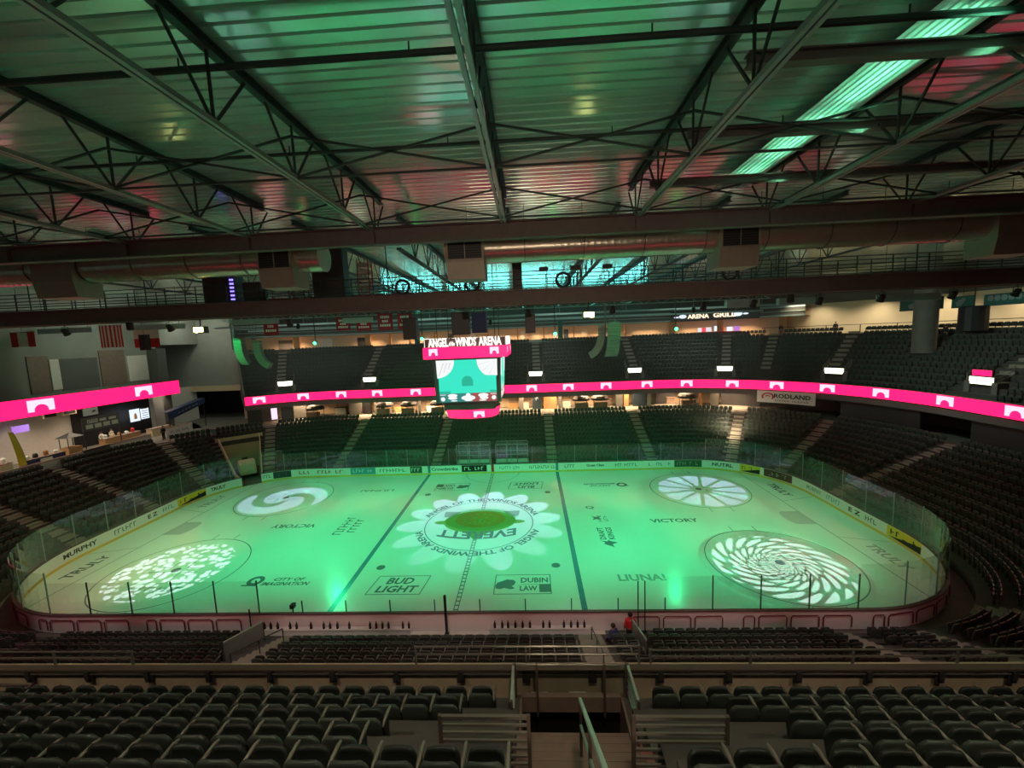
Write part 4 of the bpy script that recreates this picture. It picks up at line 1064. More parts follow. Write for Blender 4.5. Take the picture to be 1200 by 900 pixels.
# ------------------------------------------------------------------ concourse fittings
def pathbox(g, t0, t1, o0, o1, z0, z1):
    rows = []
    for t in ts_range(t0, t1) if t1-t0 > .4 else (t0, t1):
        rows.append([(*pos(t, o), z) for o, z in ((o0,z0),(o0,z1),(o1,z1),(o1,z0),(o0,z0))])
    g.grid(rows); n = 5; k = len(g.v)-5*len(rows)
    g.f.append((k,k+1,k+2,k+3)); g.mi.append(g.cur); e = k+5*(len(rows)-1); g.f.append((e+3,e+2,e+1,e)); g.mi.append(g.cur)
def pb_struct(name, m, *a):
    g = MB(); pathbox(g, *a); o = g.build(name, M[m]); tag(o, kind='structure'); return o
def pb_thing(name, m, lb, cat, *a, group=None):
    g = MB(); pathbox(g, *a); o = g.build(name, M[m]); tag(o, lb, cat, group); return o
# pillars and dark openings of the lower concourse, left to right
for a, b, m in ((132.0,132.9,'greyd'),(133.7,134.3,'greyd'),(136.5,137.2,'greyd'),(137.6,138.6,'black'),(139.3,139.9,'concrete'),(140.3,140.7,'greyd'),(146.2,146.6,'concrete'),(161.9-TOT+.0,162.6-TOT,'concrete'),
  (6.6,8.6,'wood'),(8.9,9.4,'greyd'),(17.6,18.6,'greyd'),(18.8,19.5,'wood'),(20.2,22.0,'adn'),(22.05,22.25,'lsteel'),(24.15,24.3,'concrete'),(24.6,24.75,'wood'),(25.1,25.5,'greyd')):
    if b < 0: a += TOT; b += TOT
    pb_struct('trim_pillar', m, a, b, 16.2, 16.8, 4.5, 7.9)
for a, b in ((22.6,23.5),(25.6,27.2)): pb_struct('trim_panel', 'dark', a, b, 17.5, 17.7, 4.5, 7.8)
pb_struct('wall_lower_right', 'greyd', 26.7, NEAR0-4, 18.5, 18.8, 4.5, 8.5)
for a, b in ((30.9,33.9),(36.2,44)): pb_struct('wall_panel_right', 'dark', a, b, 12.6, 12.8, 4.9, 7.6)
pb_struct('wall_panel_left', 'dark', 131.6, 132.3, 12.6, 12.8, 4.9, 7.6); pb_struct('wall_panel_left', 'greyd', 133.25, 133.9, 12.6, 12.8, 4.9, 7.6)
pb_thing('lit_sign', 'ledw', 'tall pale pink lit sign under the left end of the ribbon display', 'sign', 132.75, 133.05, 12.7, 12.8, 5.3, 7.55)
# door with a white emblem, orange door
pd = thing('concourse_door', 'dark doorway panel with white emblem below ribbon right of scoreboard', 'door', (0,0,0))
g = MB(); pathbox(g, 4.9, 6.3, 16.2, 16.4, 4.5, 7.6); g.build('door_panel', M['adn'], pd)
g = MB(); x, y = pos(5.6, 16.1); g.tube([(x+.18*math.cos(a), y, 6.1+.22*math.sin(a)) for a in [2*PI*i/12 for i in range(9)]], .05, 5); g.tube([(x+.1,y,6.3),(x+.15,y,6.75)], .05, 5); g.build('white_emblem', M['white'], pd)
# dark tented stalls and counters
for i, t in enumerate((12.2,15.0,134.8,141.2,145.0,149.6,24.0)):
    x, y = pos(t, 15.5); st = thing('concession_stall', 'dark domed stall on the lower far concourse, %s' % ('nearest right of the scoreboard','second right of scoreboard','below the ribbon far left','first left of the scoreboard by pillars','second left of the scoreboard','beside the scoreboard left edge','far right before the big sign')[i], 'stall', (x, y, 4.55), 0, 'concession stalls')
    g = MB(); rows = []
    for r, z in ((1.35,1.3),(1.3,1.6),(1.0,1.9),(.55,2.05),(.05,2.1)): rows.append([(r*math.cos(2*PI*j/12), r*math.sin(2*PI*j/12), z) for j in range(13)])
    g.grid(rows); g.build('canopy', M['dark'], st)
    for a in range(4): g = MB(); g.bar((math.cos(a*PI/2+.7)*1.2, math.sin(a*PI/2+.7)*1.2, 0), (math.cos(a*PI/2+.7)*1.2, math.sin(a*PI/2+.7)*1.2, 1.5), .06); g.build('leg', M['dark'], st)
    g = MB(); g.box(-1,1,-.9,-.5,0,1.0); g.build('counter', M['brown'], st)
for i, (t, w, m) in enumerate(((135.9,1.6,'whitecloth'),(137.3,1,'red'),(143,1.8,'wood'),(148,1.5,'whitecloth'),(1.9,1.4,'wood'),(3.8,1.0,'whitecloth'),(10.2,1.2,'whitecloth'),(16.4,1.4,'brown'),(23.3,1.2,'brown'))):
    x, y = pos(t, 17.6); rz = math.atan2(base(t)[3], base(t)[2])-PI/2
    ct = thing('concourse_counter', '%s counter under the far ribbon, %s from the left' % ({'whitecloth':'white','red':'red','wood':'orange','brown':'brown'}[m], onum(i if i < 9 else i)), 'counter', (x, y, 4.55), rz, 'counters on the far concourse')
    g = MB(); g.box(-w/2,w/2,-.35,.35,0,1.0); g.build('base', M[m], ct); g = MB(); g.box(-w/2-.08,w/2+.08,-.42,.42,1.0,1.08); g.build('worktop', M['brown'], ct)
    g = MB(); g.box(-w/2,w/2,.8,.9,1.7,2.5); g.box(-w/2,-w/2+.06,.8,.86,0,1.7); g.box(w/2-.06,w/2,.8,.86,0,1.7); g.build('menu_board', M['whitecloth' if i % 2 else 'adn'], ct)
for i, t in enumerate((24.35,27.3)):
    x, y = pos(t, 12.4); g = MB()
    for a, b in (((-.5,0,0),(-.5,0,.75)),((.5,0,0),(.5,0,.75)),((-.5,0,.75),(.5,0,.75)),((-.5,0,.1),(.5,0,.1))): g.bar(a, b, .07)
    o = g.build('barrier_frame', M['lsteel']); o.location = (x, y, 4.75); tag(o, 'small pale barrier frame at top of the far lower stand, %s of two' % ('left','right')[i], 'barrier')
# large white advertising sign
sg = thing('advertising_sign', 'large white advertising sign with red ring emblem under the ribbon at right', 'sign', (0,0,0))
A0, A1 = 27.35, 29.95
g = MB(); pathbox(g, A0, A1, 11.98, 12.06, 6.1, 7.6); g.build('panel', M['white'], sg)
def path_text(g, s, tm, w, h, z, o):
    v, f, tw, th = text2d(s); k = 1+o/RC
    g.add([(*pos(tm+x/tw*w/k, o), z+y/th*h) for x, y, _ in v], f)
g = MB(); path_text(g, 'RODLAND', 28.95, 3.9, .55, 7.0, 11.93); path_text(g, '~toyota everet', 28.95, 3.7, .2, 6.42, 11.93); g.build('lettering', M['inkd'], sg)
g = MB(); k = 1+12.23/RC
ringp = lambda r0, r1, a0, a1: g.grid([[(*pos(27.85+r*1.35*math.cos(R_(a))/k, 11.93), 6.85+r*math.sin(R_(a))) for r in (r0, r1)] for a in range(a0, a1+1, 15)])
ringp(.38, .52, -40, 220); ringp(.1, .2, 0, 180); g.build('red_emblem', M['inkr'], sg)
# upper concourse: pillars, rail, grill sign, menu boards, people-height clutter
for t in (133.6,136.5,139,142.5,147,151.5,156.5,2.6,7.2,12.4,17.3,21.3,23.6,25.4,27.5):
    pb_struct('trim_post', 'wood', t, t+.22, 26.3, 26.8, 14.3, 17.3)
for a, b, m in ((133.0,133.5,'greyd'),(134.3,135,'whitecloth'),(136.0,136.4,'black'),(143.3,145.5,'beige2'),(149.0,150.0,'greyd'),(153,154,'whitecloth'),(3.2,3.9,'whitecloth'),(5.1,6.6,'beige2'),(9.0,10.2,'whitecloth'),(11,11.8,'adn'),(14.2,15.2,'beige2'),(18.2,18.9,'greyd')):
    pb_struct('trim_wall_panel', m, a, b, 28.8, 28.95, 15.1, 16.7)
g = MB(); sweep(g, [(23.75,14.3),(23.75,15.1),(23.9,15.1),(23.9,14.3)], UT0+.8, TOT+26.6)
o = g.build('wall_concourse_front', M['girder']); tag(o, kind='structure')
pb_thing('drink_rail', 'teal', 'pale strip along the top of the far upper stand, left of centre', 'rail', 140.2, 143.5, 23.6, 23.72, 14.7, 15.05)
pb_thing('drink_rail', 'teal', 'pale strip along the top of the far upper stand, right of scoreboard', 'rail', 2.5, 14.0, 23.6, 23.72, 14.7, 15.05)
gs = thing('restaurant_sign', 'lit restaurant sign with fish emblems on the dark fascia at upper right', 'sign', (0,0,0))
g = MB(); pathbox(g, 23.6, 26.9, 24.75, 24.95, 17.15, 18.75); g.build('fascia', M['dark'], gs)
def lit(g, s, tm, w, h, z): path_text(g, s, tm, w, h, z, 24.64)
g = MB(); lit(g, 'ARENA', 24.68, 3.2, .68, 17.9); lit(g, 'GRILL', 25.66, 3.2, .74, 17.95); g.build('lit_lettering', M['peach'], gs)
g = MB()
for tm, zz, a, b in ((24.08,17.95,.6,.32),(23.83,17.85,.4,.12),(26.15,18.0,.62,.4),(26.42,17.95,.4,.14)):
    k = 1+24.7/RC; g.add([(*pos(tm+a*math.cos(q)/k, 24.64), zz+b*math.sin(q)) for q in [2*PI*i/12 for i in range(12)]], [tuple(range(12))])
g.build('lit_fish_emblem', M['screen_w'], gs)
for i, (a, b, z0, z1, m, w_) in enumerate(((24.7,24.85,16.2,16.9,'scrp','pale'),(24.85,25.0,16.2,16.9,'screen_r','red'),(25.0,25.2,16.25,16.95,'scrp','second pale'),(25.3,25.45,16.3,17.1,'screen_w','white'),(25.45,25.65,16.1,17.0,'screen_r','second red'),(25.75,25.95,16.2,16.9,'screen_w','second white'),(26.0,26.2,16.2,16.95,'screen_v','violet'))):
    pb_thing('menu_screen', m, '%s lit menu screen below the lit grill sign' % w_, 'screen', a, b, 26.9, 27.0, z0-.9, z1-.9, group='menu screens of the grill')
pb_thing('bar_counter', 'red', 'red bar counter under the menu screens of the grill', 'counter', 24.5, 26.3, 25.8, 26.3, 14.3, 15.3)
pb_thing('concourse_railing', 'dark', 'dark guard rail along the top of the right stand', 'railing', 27.0, 36.0, 24.1, 24.18, 15.55, 15.62)
for i in range(10):
    t = 27.1+i*.98; g = MB(); x, y = pos(t, 24.14); g.bar((x,y,14.3),(x,y,15.6),.07)
    o = g.build('railing_post', M['dark']); tag(o, 'dark railing post along the top of the right stand, %s from the grill' % onum(i), 'post', 'railing posts of the right stand')
g = MB(); g.tube([(47.9,13.8,12.2),(47.9,13.8,22.3)], 1.02, 24); o = smooth(g.build('column_right', M['concrete'])); tag(o, kind='structure')
t_ = thing('hanging_speaker', 'large black loudspeaker cluster hanging beyond the round column at right', 'loudspeaker', (50,11,15.7))
g = MB(); g.tube([(0,0,-1.3),(0,0,-1.2),(0,0,1.2),(0,0,1.3)], [.8,1.1,1.1,.9], 14); g.build('cabinet', M['spkd'], t_); g = MB(); g.tube([(0,0,1.2),(0,0,6.5)], .05, 6); g.build('hanging_rod', M['steel'], t_)
for x, y, z0, z1 in ((-42.5,37,14.3,17.3),(-14.5,37,14.4,17.3),(10.0,37,13.8,17.3)):
    g = MB(); g.box(x-.35,x+.35,y-.35,y+.35,z0-2,z1+1); o = g.build('column_far', M['bannerg']); tag(o, kind='structure')

# ------------------------------------------------------------------ left concourse
def edge_wall(y0, y1, m, z1, lb, words_=None):
    t_ = thing('concourse_barrier', lb, 'barrier', (-42.15,(y0+y1)/2,4.5)); a = (y1-y0)/2
    g = MB(); g.box(-.1,.1,-a,a,0,z1-4.5); g.build('panel', M[m], t_)
    g = MB(); g.box(-.14,.14,-a,a,z1-4.5,z1-4.44); g.build('top_rail', M['brown'], t_)
    if words_:
        g = MB(); text(g, words_, frame((.105,0,(z1-4.5)/2), (0,1,0), (0,0,1)), a*1.4, .35); g.build('lettering', M['ink'], t_)
edge_wall(-16,-1.0,'whitecloth',5.7,'long pale wall at the edge of the left concourse, far left')
edge_wall(-.8,6.4,'whitecloth',5.5,'pale wall at the edge of left concourse below the yellow banner'); edge_wall(6.5,9.2,'greyd',5.6,'dark wall section at the edge of the left concourse'); edge_wall(9.3,14.2,'whitecloth',5.55,'pale wall section left of the aisle on the left concourse')
edge_wall(16.3,20.4,'white',5.75,'white lettered barrier right of the aisle on the left concourse','~bdl ghtl ounge')
def board(name, lb, cat, x, y0, y1, z0, z1, m, extra=None):
    t_ = thing(name, lb, cat, (x,(y0+y1)/2,(z0+z1)/2)); a = (y1-y0)/2; b = (z1-z0)/2
    g = MB(); g.box(-.05,.05,-a,a,-b,b); g.build('panel', M[m], t_)
    if extra: extra(t_, a, b)
    return t_
def booth_lines(t_, a, b):
    g = MB()
    for i in range(4): g.box(.05,.06,-a+.3+i*a*.46,-a+.3+i*a*.46+a*.36,-b*.7,-b*.05)
    g.box(.05,.06,-a*.75,-a*.2,b*.15,b*.7); g.box(.05,.06,-a*.1,a*.25,b*.2,b*.6); g.box(.05,.06,a*.4,a*.8,b*.2,b*.6); g.build('pale_panels', M['whitecloth'], t_)
    g = MB(); text(g, '~teqla', frame((.07,-a*.45,b*.42), (0,1,0), (0,0,1)), a*.5, b*.35); g.build('lettering', M['inkd'], t_)
    for y in (-a+.1, a-.1): g = MB(); g.bar((0,y,-b),(0,y,-b-2.4),.08); g.build('leg', M['dark'], t_)
board('booth_sign', 'grey green booth sign with pale panels on the left concourse', 'sign', -43.2, 7.7, 11.7, 7.35, 8.75, 'greyd', booth_lines)
board('white_sign', 'small white sign hanging below the left pink display', 'sign', -44.0, 8.7, 10.2, 8.9, 9.7, 'white', lambda t_, a, b: (lambda g: (g.add([(.06,a*.1,-b*.3),(.06,a*.7,-b*.1),(.06,a*.5,b*.4),(.06,a*.2,b*.1)], [(0,1,2,3)]), g.build('emblem', M['inkd'], t_)))(MB()))
board('lit_menu', 'white lit menu screen with orange figure on the left concourse', 'screen', -47.3, 17.0, 18.3, 6.6, 8.2, 'screen_w', lambda t_, a, b: (lambda g: (g.add([(.06,-.2,-b*.6),(.06,.25,-b*.6),(.06,.2,.1),(.06,0,.35),(.06,-.15,.1)], [(0,1,2,3,4)]), g.build('orange_figure', M['wood'], t_)))(MB()))
board('lit_menu', 'second white lit menu screen, right of the one with orange figure', 'screen', -47.3, 18.5, 19.6, 6.7, 8.1, 'screen_w', lambda t_, a, b: (lambda g: ([g.box(.05,.06,-a*.8,a*.8,-b*.8+.3*i,-b*.8+.3*i+.08) for i in range(5)], g.build('menu_lines', M['ink'], t_)))(MB()))
board('lit_strip', 'blue lit strip under the left pink display at far left', 'sign', -44.1, -1.5, 1.4, 9.25, 9.55, 'screen_b')
board('neon_sign', 'violet lit sign on the left concourse back wall', 'sign', -47.0, 4.6, 6.0, 8.0, 8.7, 'screen_v')
for i, (y0, y1) in enumerate(((7.3,8.6),(9.1,10.5))): board('wall_screen', 'framed screen on the left concourse wall, %s of two' % ('left','right')[i], 'screen', -46.9, y0, y1, 9.0, 9.55, 'beige', lambda t_, a, b: (lambda g: (g.box(.05,.07,-a*.8,a*.8,-b*.7,b*.7), g.build('dark_screen', M['dark'], t_)))(MB()))
for y0, y1, m in ((11.5,21.3,'black'),(-20,-6,'black')):
    g = MB(); g.box(-48.9,-48.7,y0,y1,4.56,9.7); o = g.build('trim_recess', M[m]); tag(o, kind='structure')
fb = thing('feather_banner', 'tall yellow curved banner standing on the left concourse', 'banner', (-43,2.1,4.56))
g = MB(); g.grid([[(0,-.35-.5*(z/4.2)**2*.8,z),(0,.3-.9*(z/4.2)**2*.8,z)] for z in np.linspace(.9,4.2,8)]); solid(g.build('cloth', M['ady'], fb), .03)
g = MB(); g.tube([(0,.3-.9*(z/4.2)**2*.8,z) for z in np.linspace(0,4.2,8)], .03, 6); g.build('pole', M['dark'], fb); g = MB(); g.box(-.4,.4,-.1,.7,0,.05); g.build('base', M['dark'], fb)
an = thing('awning', 'navy sloping awning with pale lettering strokes on the left concourse', 'awning', (-43.2,20.9,7.5))
g = MB(); g.add([(.3,-3.1,-1.0),(.3,3.2,.4),(.3,3.2,1.1),(.3,-3.1,.1),(-.6,-3.1,.1),(-.6,3.2,1.1)], [(0,1,2,3),(3,2,5,4)]); solid(g.build('cloth', M['navy'], an), .03)
g = MB()
for i in range(6): g.bar((.34,-1.6+i*.6,-.25+i*.135),(.34,-1.2+i*.6,-.15+i*.135),.02,.16)
g.build('pale_strokes', M['lsteel'], an)
for y, z in ((-2.9,-1),(3,.3)): g = MB(); g.bar((.2,y,-2.94),(.2,y,z+.2),.08); g.build('post', M['dark'], an)
def counter(y0, y1, x, m, lb, h=1.0):
    t_ = thing('food_counter', lb, 'counter', (x,(y0+y1)/2,4.56)); a = (y1-y0)/2
    g = MB(); g.box(-.4,.4,-a,a,0,h); g.build('base', M[m], t_); g = MB(); g.box(-.45,.45,-a-.05,a+.05,h,h+.06); g.build('worktop', M['brown'], t_)
    return t_
for i, a in enumerate(((-6,-.5,-45.5,'wood','long orange counter at the far left of the left concourse'),(.2,2.8,-45.5,'beige2','cream counter behind the yellow banner'),(3.2,6.6,-44.6,'navy','navy counter right of the yellow banner'),(11.8,16.2,-45.8,'wood','orange counter in front of the lit menu screens'),(17,20,-45,'beige','pale counter under the navy awning'))): counter(*a)
SHELF = [(-5.2,'red'),(-4.6,'white'),(-3.9,'ady'),(-3.2,'white'),(-2.4,'navy'),(-1.6,'whitecloth'),(.6,'white'),(1.2,'ady'),(1.8,'red'),(2.4,'white'),(3.6,'white'),(4.3,'black'),(5.2,'wood'),(6.1,'white'),(12.2,'white'),(13.0,'beige'),(13.9,'wood'),(14.8,'white'),(15.6,'red')]
for i, (y, m) in enumerate(SHELF):
    h = random.uniform(.3,.6); g = MB(); g.tube([(0,0,0),(0,0,h*.75),(0,0,h)], [.2,.2,.12], 8)
    o = g.build('food_container', M[m]); o.location = (-45.4 if y < 3 else (-44.6 if y < 8 else -45.8), y, 5.62); tag(o, '%s container on the left concourse counters, %s from the left' % ({'ady':'yellow','whitecloth':'cream','beige':'tan','wood':'orange'}.get(m, m), onum(i)), 'container', 'containers on the food counters')
sgn = board('counter_sign', 'small pale square sign on the front of the navy counter', 'sign', -44.1, 4.3, 5.3, 4.75, 5.45, 'whitecloth')
for i, (y, z0, z1, m) in enumerate(((-7,6.6,7.6,'ady'),(-4,6.8,8.0,'beige2'),(-1.6,6.7,7.6,'white'),(3.2,6.8,7.7,'whitecloth'))):
    board('menu_board', '%s menu board on the left concourse wall, %s from the left' % ({'ady':'yellow','beige2':'cream','white':'white','whitecloth':'off-white'}[m], onum(i)), 'sign', -48.6, y-1, y+1, z0, z1, m, lambda t_, a, b: (lambda g: ([g.box(.05,.06,-a*.8,a*.8,-b*.7+.25*i_,-b*.7+.25*i_+.07) for i_ in range(4)], g.build('menu_lines', M['brown'], t_)))(MB()))
ctn = thing('food_cart', 'orange food cart with dark canopy in the middle of the left concourse', 'cart', (-45.4,8.2,4.56))
g = MB(); g.box(-.5,.5,-.7,.7,.25,1.1); g.build('body', M['wood'], ctn); g = MB(); g.add([(-.7,-.9,2.2),(.7,-.9,2.2),(.7,.9,2.2),(-.7,.9,2.2),(0,0,2.7)], [(0,1,4),(1,2,4),(2,3,4),(3,0,4),(3,2,1,0)]); g.build('canopy', M['dark'], ctn)
for a in (-.6,.6):
    for b in (-.8,.8): g = MB(); g.bar((a*.8,b*.8,1.1),(a*.8,b*.8,2.25),.05); g.build('canopy_post', M['dark'], ctn)
for a in (-.45,.45): g = MB(); g.tube([(a-.03,0,.25),(a+.03,0,.25)], .25, 12); g.build('wheel', M['black'], ctn)
# ------------------------------------------------------------------ tunnel mouth with the machine parked inside
cx, cy, nx, ny = base((TUN0+TUN1)/2); tx, ty = ny, -nx; ta = (TUN0+TUN1)/2
def tp(o_, lat, z): return (cx+nx*(RC+o_)+tx*lat, cy+ny*(RC+o_)+ty*lat, z)
g = MB(); g.add([tp(8.9,-2.6,-.05),tp(8.9,2.6,-.05),tp(8.9,2.6,4.3),tp(8.9,-2.6,4.3)], [(0,1,2,3)]); o = g.build('wall_tunnel_back', M['beige']); tag(o, kind='structure')
for t_a in (TUN0, TUN1):
    g = MB(); g.grid([[(*pos(t_a, o_), -.05), (*pos(t_a, o_), LZ+max(0, o_-L0)/LT*LR+.55)] for o_ in np.linspace(.3, 8.9, 8)]); o = solid(g.build('wall_tunnel', M['beige']), .12); tag(o, kind='structure')
g = MB(); sweep(g, [(L0+LT*9-.35, LZ+LR*8-.2)]+[q for q in pr_ if q[0] >= L0+LT*9-.36][1:], TUN0, TUN1); o = g.build('floor_tunnel_roof', M['riser']); tag(o, kind='structure')
zm = thing('ice_machine', 'pale rounded ice resurfacing machine parked in the beige tunnel mouth', 'vehicle', tp(4.6,.1,0), math.atan2(-ny,-nx))
g = MB(); sec = [(-1.5,.45),(1.6,.45),(1.7,.9),(1.3,1.75),(.9,2.0),(-.3,2.0),(-.5,1.35),(-1.5,1.3)]
g.add([(x,-.85,z) for x, z in sec]+[(x,.85,z) for x, z in sec], [tuple(range(8)), tuple(range(15,7,-1))]+[(i, 8+i, 8+(i+1)%8, (i+1)%8) for i in range(8)]); b_ = g.build('body', M['beige2'], zm)
mb_ = b_.modifiers.new('edges', 'BEVEL'); mb_.width = .12; mb_.segments = 3
for a in (-1,1):
    for b in (-.8,.8): g = MB(); g.tube([(a,b-.12,.42),(a,b+.12,.42)], .42, 14); g.build('wheel', M['black'], zm)
g = MB(); g.box(-1.35,-.75,-.3,.3,1.3,1.5); g.box(-1.4,-1.25,-.3,.3,1.4,2.0); g.build('driver_seat', M['dark'], zm)
g = MB(); g.tube([(-.55+.0,.28*math.cos(a),1.75+.28*math.sin(a)) for a in [2*PI*i/14 for i in range(14)]], .025, 6, closed=True); g.build('steering_wheel', M['black'], zm)
g = MB(); g.box(-2.1,-1.5,-.95,.95,.08,.6); g.build('conditioner', M['lsteel'], zm)

# ------------------------------------------------------------------ people
def skin_mesh(name, m, joints, edges, radii, parent, sub=1):
    me = bpy.data.meshes.new(name); me.from_pydata([joints[j] for j in joints], [(list(joints).index(a), list(joints).index(b)) for a, b in edges], [])
    o = link(name, me, m, parent); bm = bmesh.new(); bm.from_mesh(me); L = bm.verts.layers.skin.verify(); bm.verts.ensure_lookup_table()
    for i, j in enumerate(joints):
        r = radii[j]; bm.verts[i][L].radius = r if isinstance(r, tuple) else (r, r); bm.verts[i][L].use_root = (i == 0)
    bm.to_mesh(me); bm.free()
    o.modifiers.new('skin', 'SKIN'); s = o.modifiers.new('smooth', 'SUBSURF'); s.levels = sub; s.render_levels = sub
    return o
def person(lb, loc, rz, top, pants, sitting=False, hat=None, h=1.74):
    P = thing('person', lb, 'person', loc, rz); k = h/1.74
    J = {'pelvis':(0,0,.95),'belly':(0,0,1.1),'chest':(0,.0,1.33),'neck':(0,.0,1.49),'chin':(0,.02,1.55),'head':(0,.01,1.65),'crown':(0,-.01,1.71)}
    for s, n in ((-1,'l'),(1,'r')):
        J.update({n+'sh':(s*.17,0,1.42),n+'el':(s*.24,-.03,1.14),n+'wr':(s*.23,.12,.93),n+'pa':(s*.225,.15,.87),
                  n+'hip':(s*.09,0,.90),n+'kn':(s*.10,.03,.5),n+'an':(s*.10,-.02,.09),n+'to':(s*.12,.15,.04)})
        for q, (dx, dy, dz) in enumerate(((-.03,.03,-.075),(-.012,.03,-.095),(.008,.03,-.09),(.026,.03,-.07))): J[n+'f%d' % q] = (s*.225+dx*.8, .15+dy, .87+dz)
        J[n+'th'] = (s*.225-s*.045, .19, .85)
    if sitting:
        for j in J:
            x, y, z = J[j]; 
            if j[1:] in ('kn',): J[j] = (x, .42, .50)
            elif j[1:] == 'an': J[j] = (x, .46, .09)
            elif j[1:] == 'to': J[j] = (x, .62, .05)
            elif j[1:] == 'hip': J[j] = (x, .05, .47)
            else:
                z -= .43; y += .14*max(0, z-.55)
                J[j] = (x, y, z)
                if j[1:] in ('wr','pa','th') or j[1:2] == 'f': J[j] = (x*.8, y+.2, z+.1)
    J = {a: (x*k, y*k, z*k) for a, (x, y, z) in J.items()}
    rad = {'pelvis':(.14,.10),'belly':(.14,.10),'chest':(.165,.11),'neck':.055,'chin':.07,'head':(.085,.10),'crown':.06}
    E = [('pelvis','belly'),('belly','chest'),('chest','neck'),('neck','chin'),('chin','head'),('head','crown')]
    for n in 'lr':
        rad.update({n+'sh':.065,n+'el':.042,n+'wr':.03,n+'pa':(.034,.02),n+'hip':.09,n+'kn':.06,n+'an':.04,n+'to':.035,n+'th':.010})
        E += [('chest',n+'sh'),(n+'sh',n+'el'),(n+'el',n+'wr'),(n+'wr',n+'pa'),('pelvis',n+'hip'),(n+'hip',n+'kn'),(n+'kn',n+'an'),(n+'an',n+'to'),(n+'wr',n+'th')]
        for q in range(4): rad[n+'f%d' % q] = .009; E.append((n+'pa', n+'f%d' % q))
    body = skin_mesh('body', M['skin'], J, E, rad, P, 2)
    sub = lambda ks: {a: J[a] for a in ks}
    jk = ['chest','belly','pelvis','neck','lsh','lel','lwr','rsh','rel','rwr']
    skin_mesh('jacket', M[top], sub(jk), [('chest','belly'),('belly','pelvis'),('chest','neck'),('chest','lsh'),('lsh','lel'),('lel','lwr'),('chest','rsh'),('rsh','rel'),('rel','rwr')],
      {'chest':(.20,.14),'belly':(.18,.135),'pelvis':(.18,.14),'neck':.075,'lsh':.095,'lel':.07,'lwr':.05,'rsh':.095,'rel':.07,'rwr':.05}, P)
    tr = ['pelvis','lhip','lkn','lan','rhip','rkn','ran']
    skin_mesh('trousers', M[pants], sub(tr), [('pelvis','lhip'),('lhip','lkn'),('lkn','lan'),('pelvis','rhip'),('rhip','rkn'),('rkn','ran')],
      {'pelvis':(.155,.12),'lhip':.11,'lkn':.08,'lan':.065,'rhip':.11,'rkn':.08,'ran':.065}, P)
    hd = J['head']; g = MB(); rows = []
    for i in range(7):
        th = PI*.62*i/6; rows.append([(hd[0]+.108*k*math.sin(th)*math.cos(2*PI*j/14), hd[1]-.018+.125*k*math.sin(th)*math.sin(2*PI*j/14)*(1 if math.sin(2*PI*j/14) < 0 else .72), hd[2]+.02+.125*k*math.cos(th)) for j in range(15)])
    g.grid(rows); g.build('cap' if hat else 'hair', M[hat or 'hair'], P, True)
    g = MB(); y = hd[1]+.10*k
    for sx in (-.035,.035): g.tube([(hd[0]+sx*k,y-.005,hd[2]),(hd[0]+sx*k,y+.006,hd[2])], .012, 6)
    g.tube([(hd[0]-.03*k,y-.01,hd[2]-.075*k),(hd[0]+.03*k,y-.01,hd[2]-.075*k)], .006, 5); g.build('face_features', M['hair'], P)
    g = MB(); g.tube([(hd[0],y-.02,hd[2]-.0),(hd[0],y+.018,hd[2]-.035)], [.008,.016], 6)
    for sx in (-1,1): g.tube([(hd[0]+sx*.095*k,hd[1]-.01,hd[2]-.03),(hd[0]+sx*.105*k,hd[1]-.015,hd[2]+.02)], .016, 6)
    g.build('nose_and_ears', M['skin'], P)
    for n in 'lr':
        a, t2 = J[n+'an'], J[n+'to']; g = MB(); g.tube([(a[0],a[1]-.06,.05*k),(a[0],a[1],.06*k),(t2[0],t2[1],.045*k),(t2[0],t2[1]+.05,.035*k)], [.04,.055,.05,.025], 8); g.build('shoe', M['black'], P, True)
    return P
person('person in red jacket standing at near boards, back to viewer', (9.35,-14.25,.0), .05, 'red', 'blackcloth', h=1.86)
person('person in navy jacket sitting in front row near the green stair', (8.35,-15.35,.72), .5, 'navy', 'blackcloth', True)
person('person in black standing at the top of left stand aisle', (-41.5,15.3,4.56), 1.4, 'blackcloth', 'blackcloth')
person('person in white shirt behind the orange counter, left of two', (-46.8,12.7,4.56), -PI/2, 'whitecloth', 'blackcloth')
person('person in white shirt behind the orange counter, right of two', (-46.8,13.9,4.56), -PI/2, 'whitecloth', 'blackcloth', h=1.82)
person('person in dark clothes on the concourse behind the right stand railing', (*pos(29.25,25.5),14.3), 2.5, 'blackcloth', 'blackcloth')
person('person in dark clothes near the grill counter at upper right', (*pos(27.6,25.6),14.3), 2.8, 'blackcloth', 'navy')
person('person in dark clothes on the far right upper stand beside the column', (49.6,13.3,13.4), 1.8, 'blackcloth', 'blackcloth')

# ------------------------------------------------------------------ near upper stand: parapet, ledge, guard rails, stair opening
g = MB(); t0p, t1p = NEAR0-6, NEAR1+6
sweep(g, [(12.05,7.0),(12.05,8.24),(11.9,8.24),(11.9,6.8)], t0p, t1p); o = g.build('wall_parapet', M['parapet']); tag(o, kind='structure')
g = MB(); sweep(g, [(12.45,7.3),(12.45,7.92)], t0p, NEAR0+SX-6.6); sweep(g, [(12.45,7.3),(12.45,7.92)], NEAR0+SX-4.35, t1p)
ld = thing('drink_ledge', 'dark ledge on brackets along the inside of the near parapet', 'ledge', (0,-25.05,8.24))
g = MB(); g.box(-20,20,-.06,.1,.0,.045); g.build('ledge_board', M['railb'], ld)
for i in range(26):
    x = -19+i*1.47; g = MB(); g.box(x-.05,x+.05,-.08,-.0,-.2,0); g.box(x-.09,x+.09,-.03,.0,-.3,-.05); g.build('bracket', M['dark'], ld)
g = MB(); g.box(-20,20,-.045,-.02,-.09,-.06); g.build('light_strip_edge', M['rail'], ld)
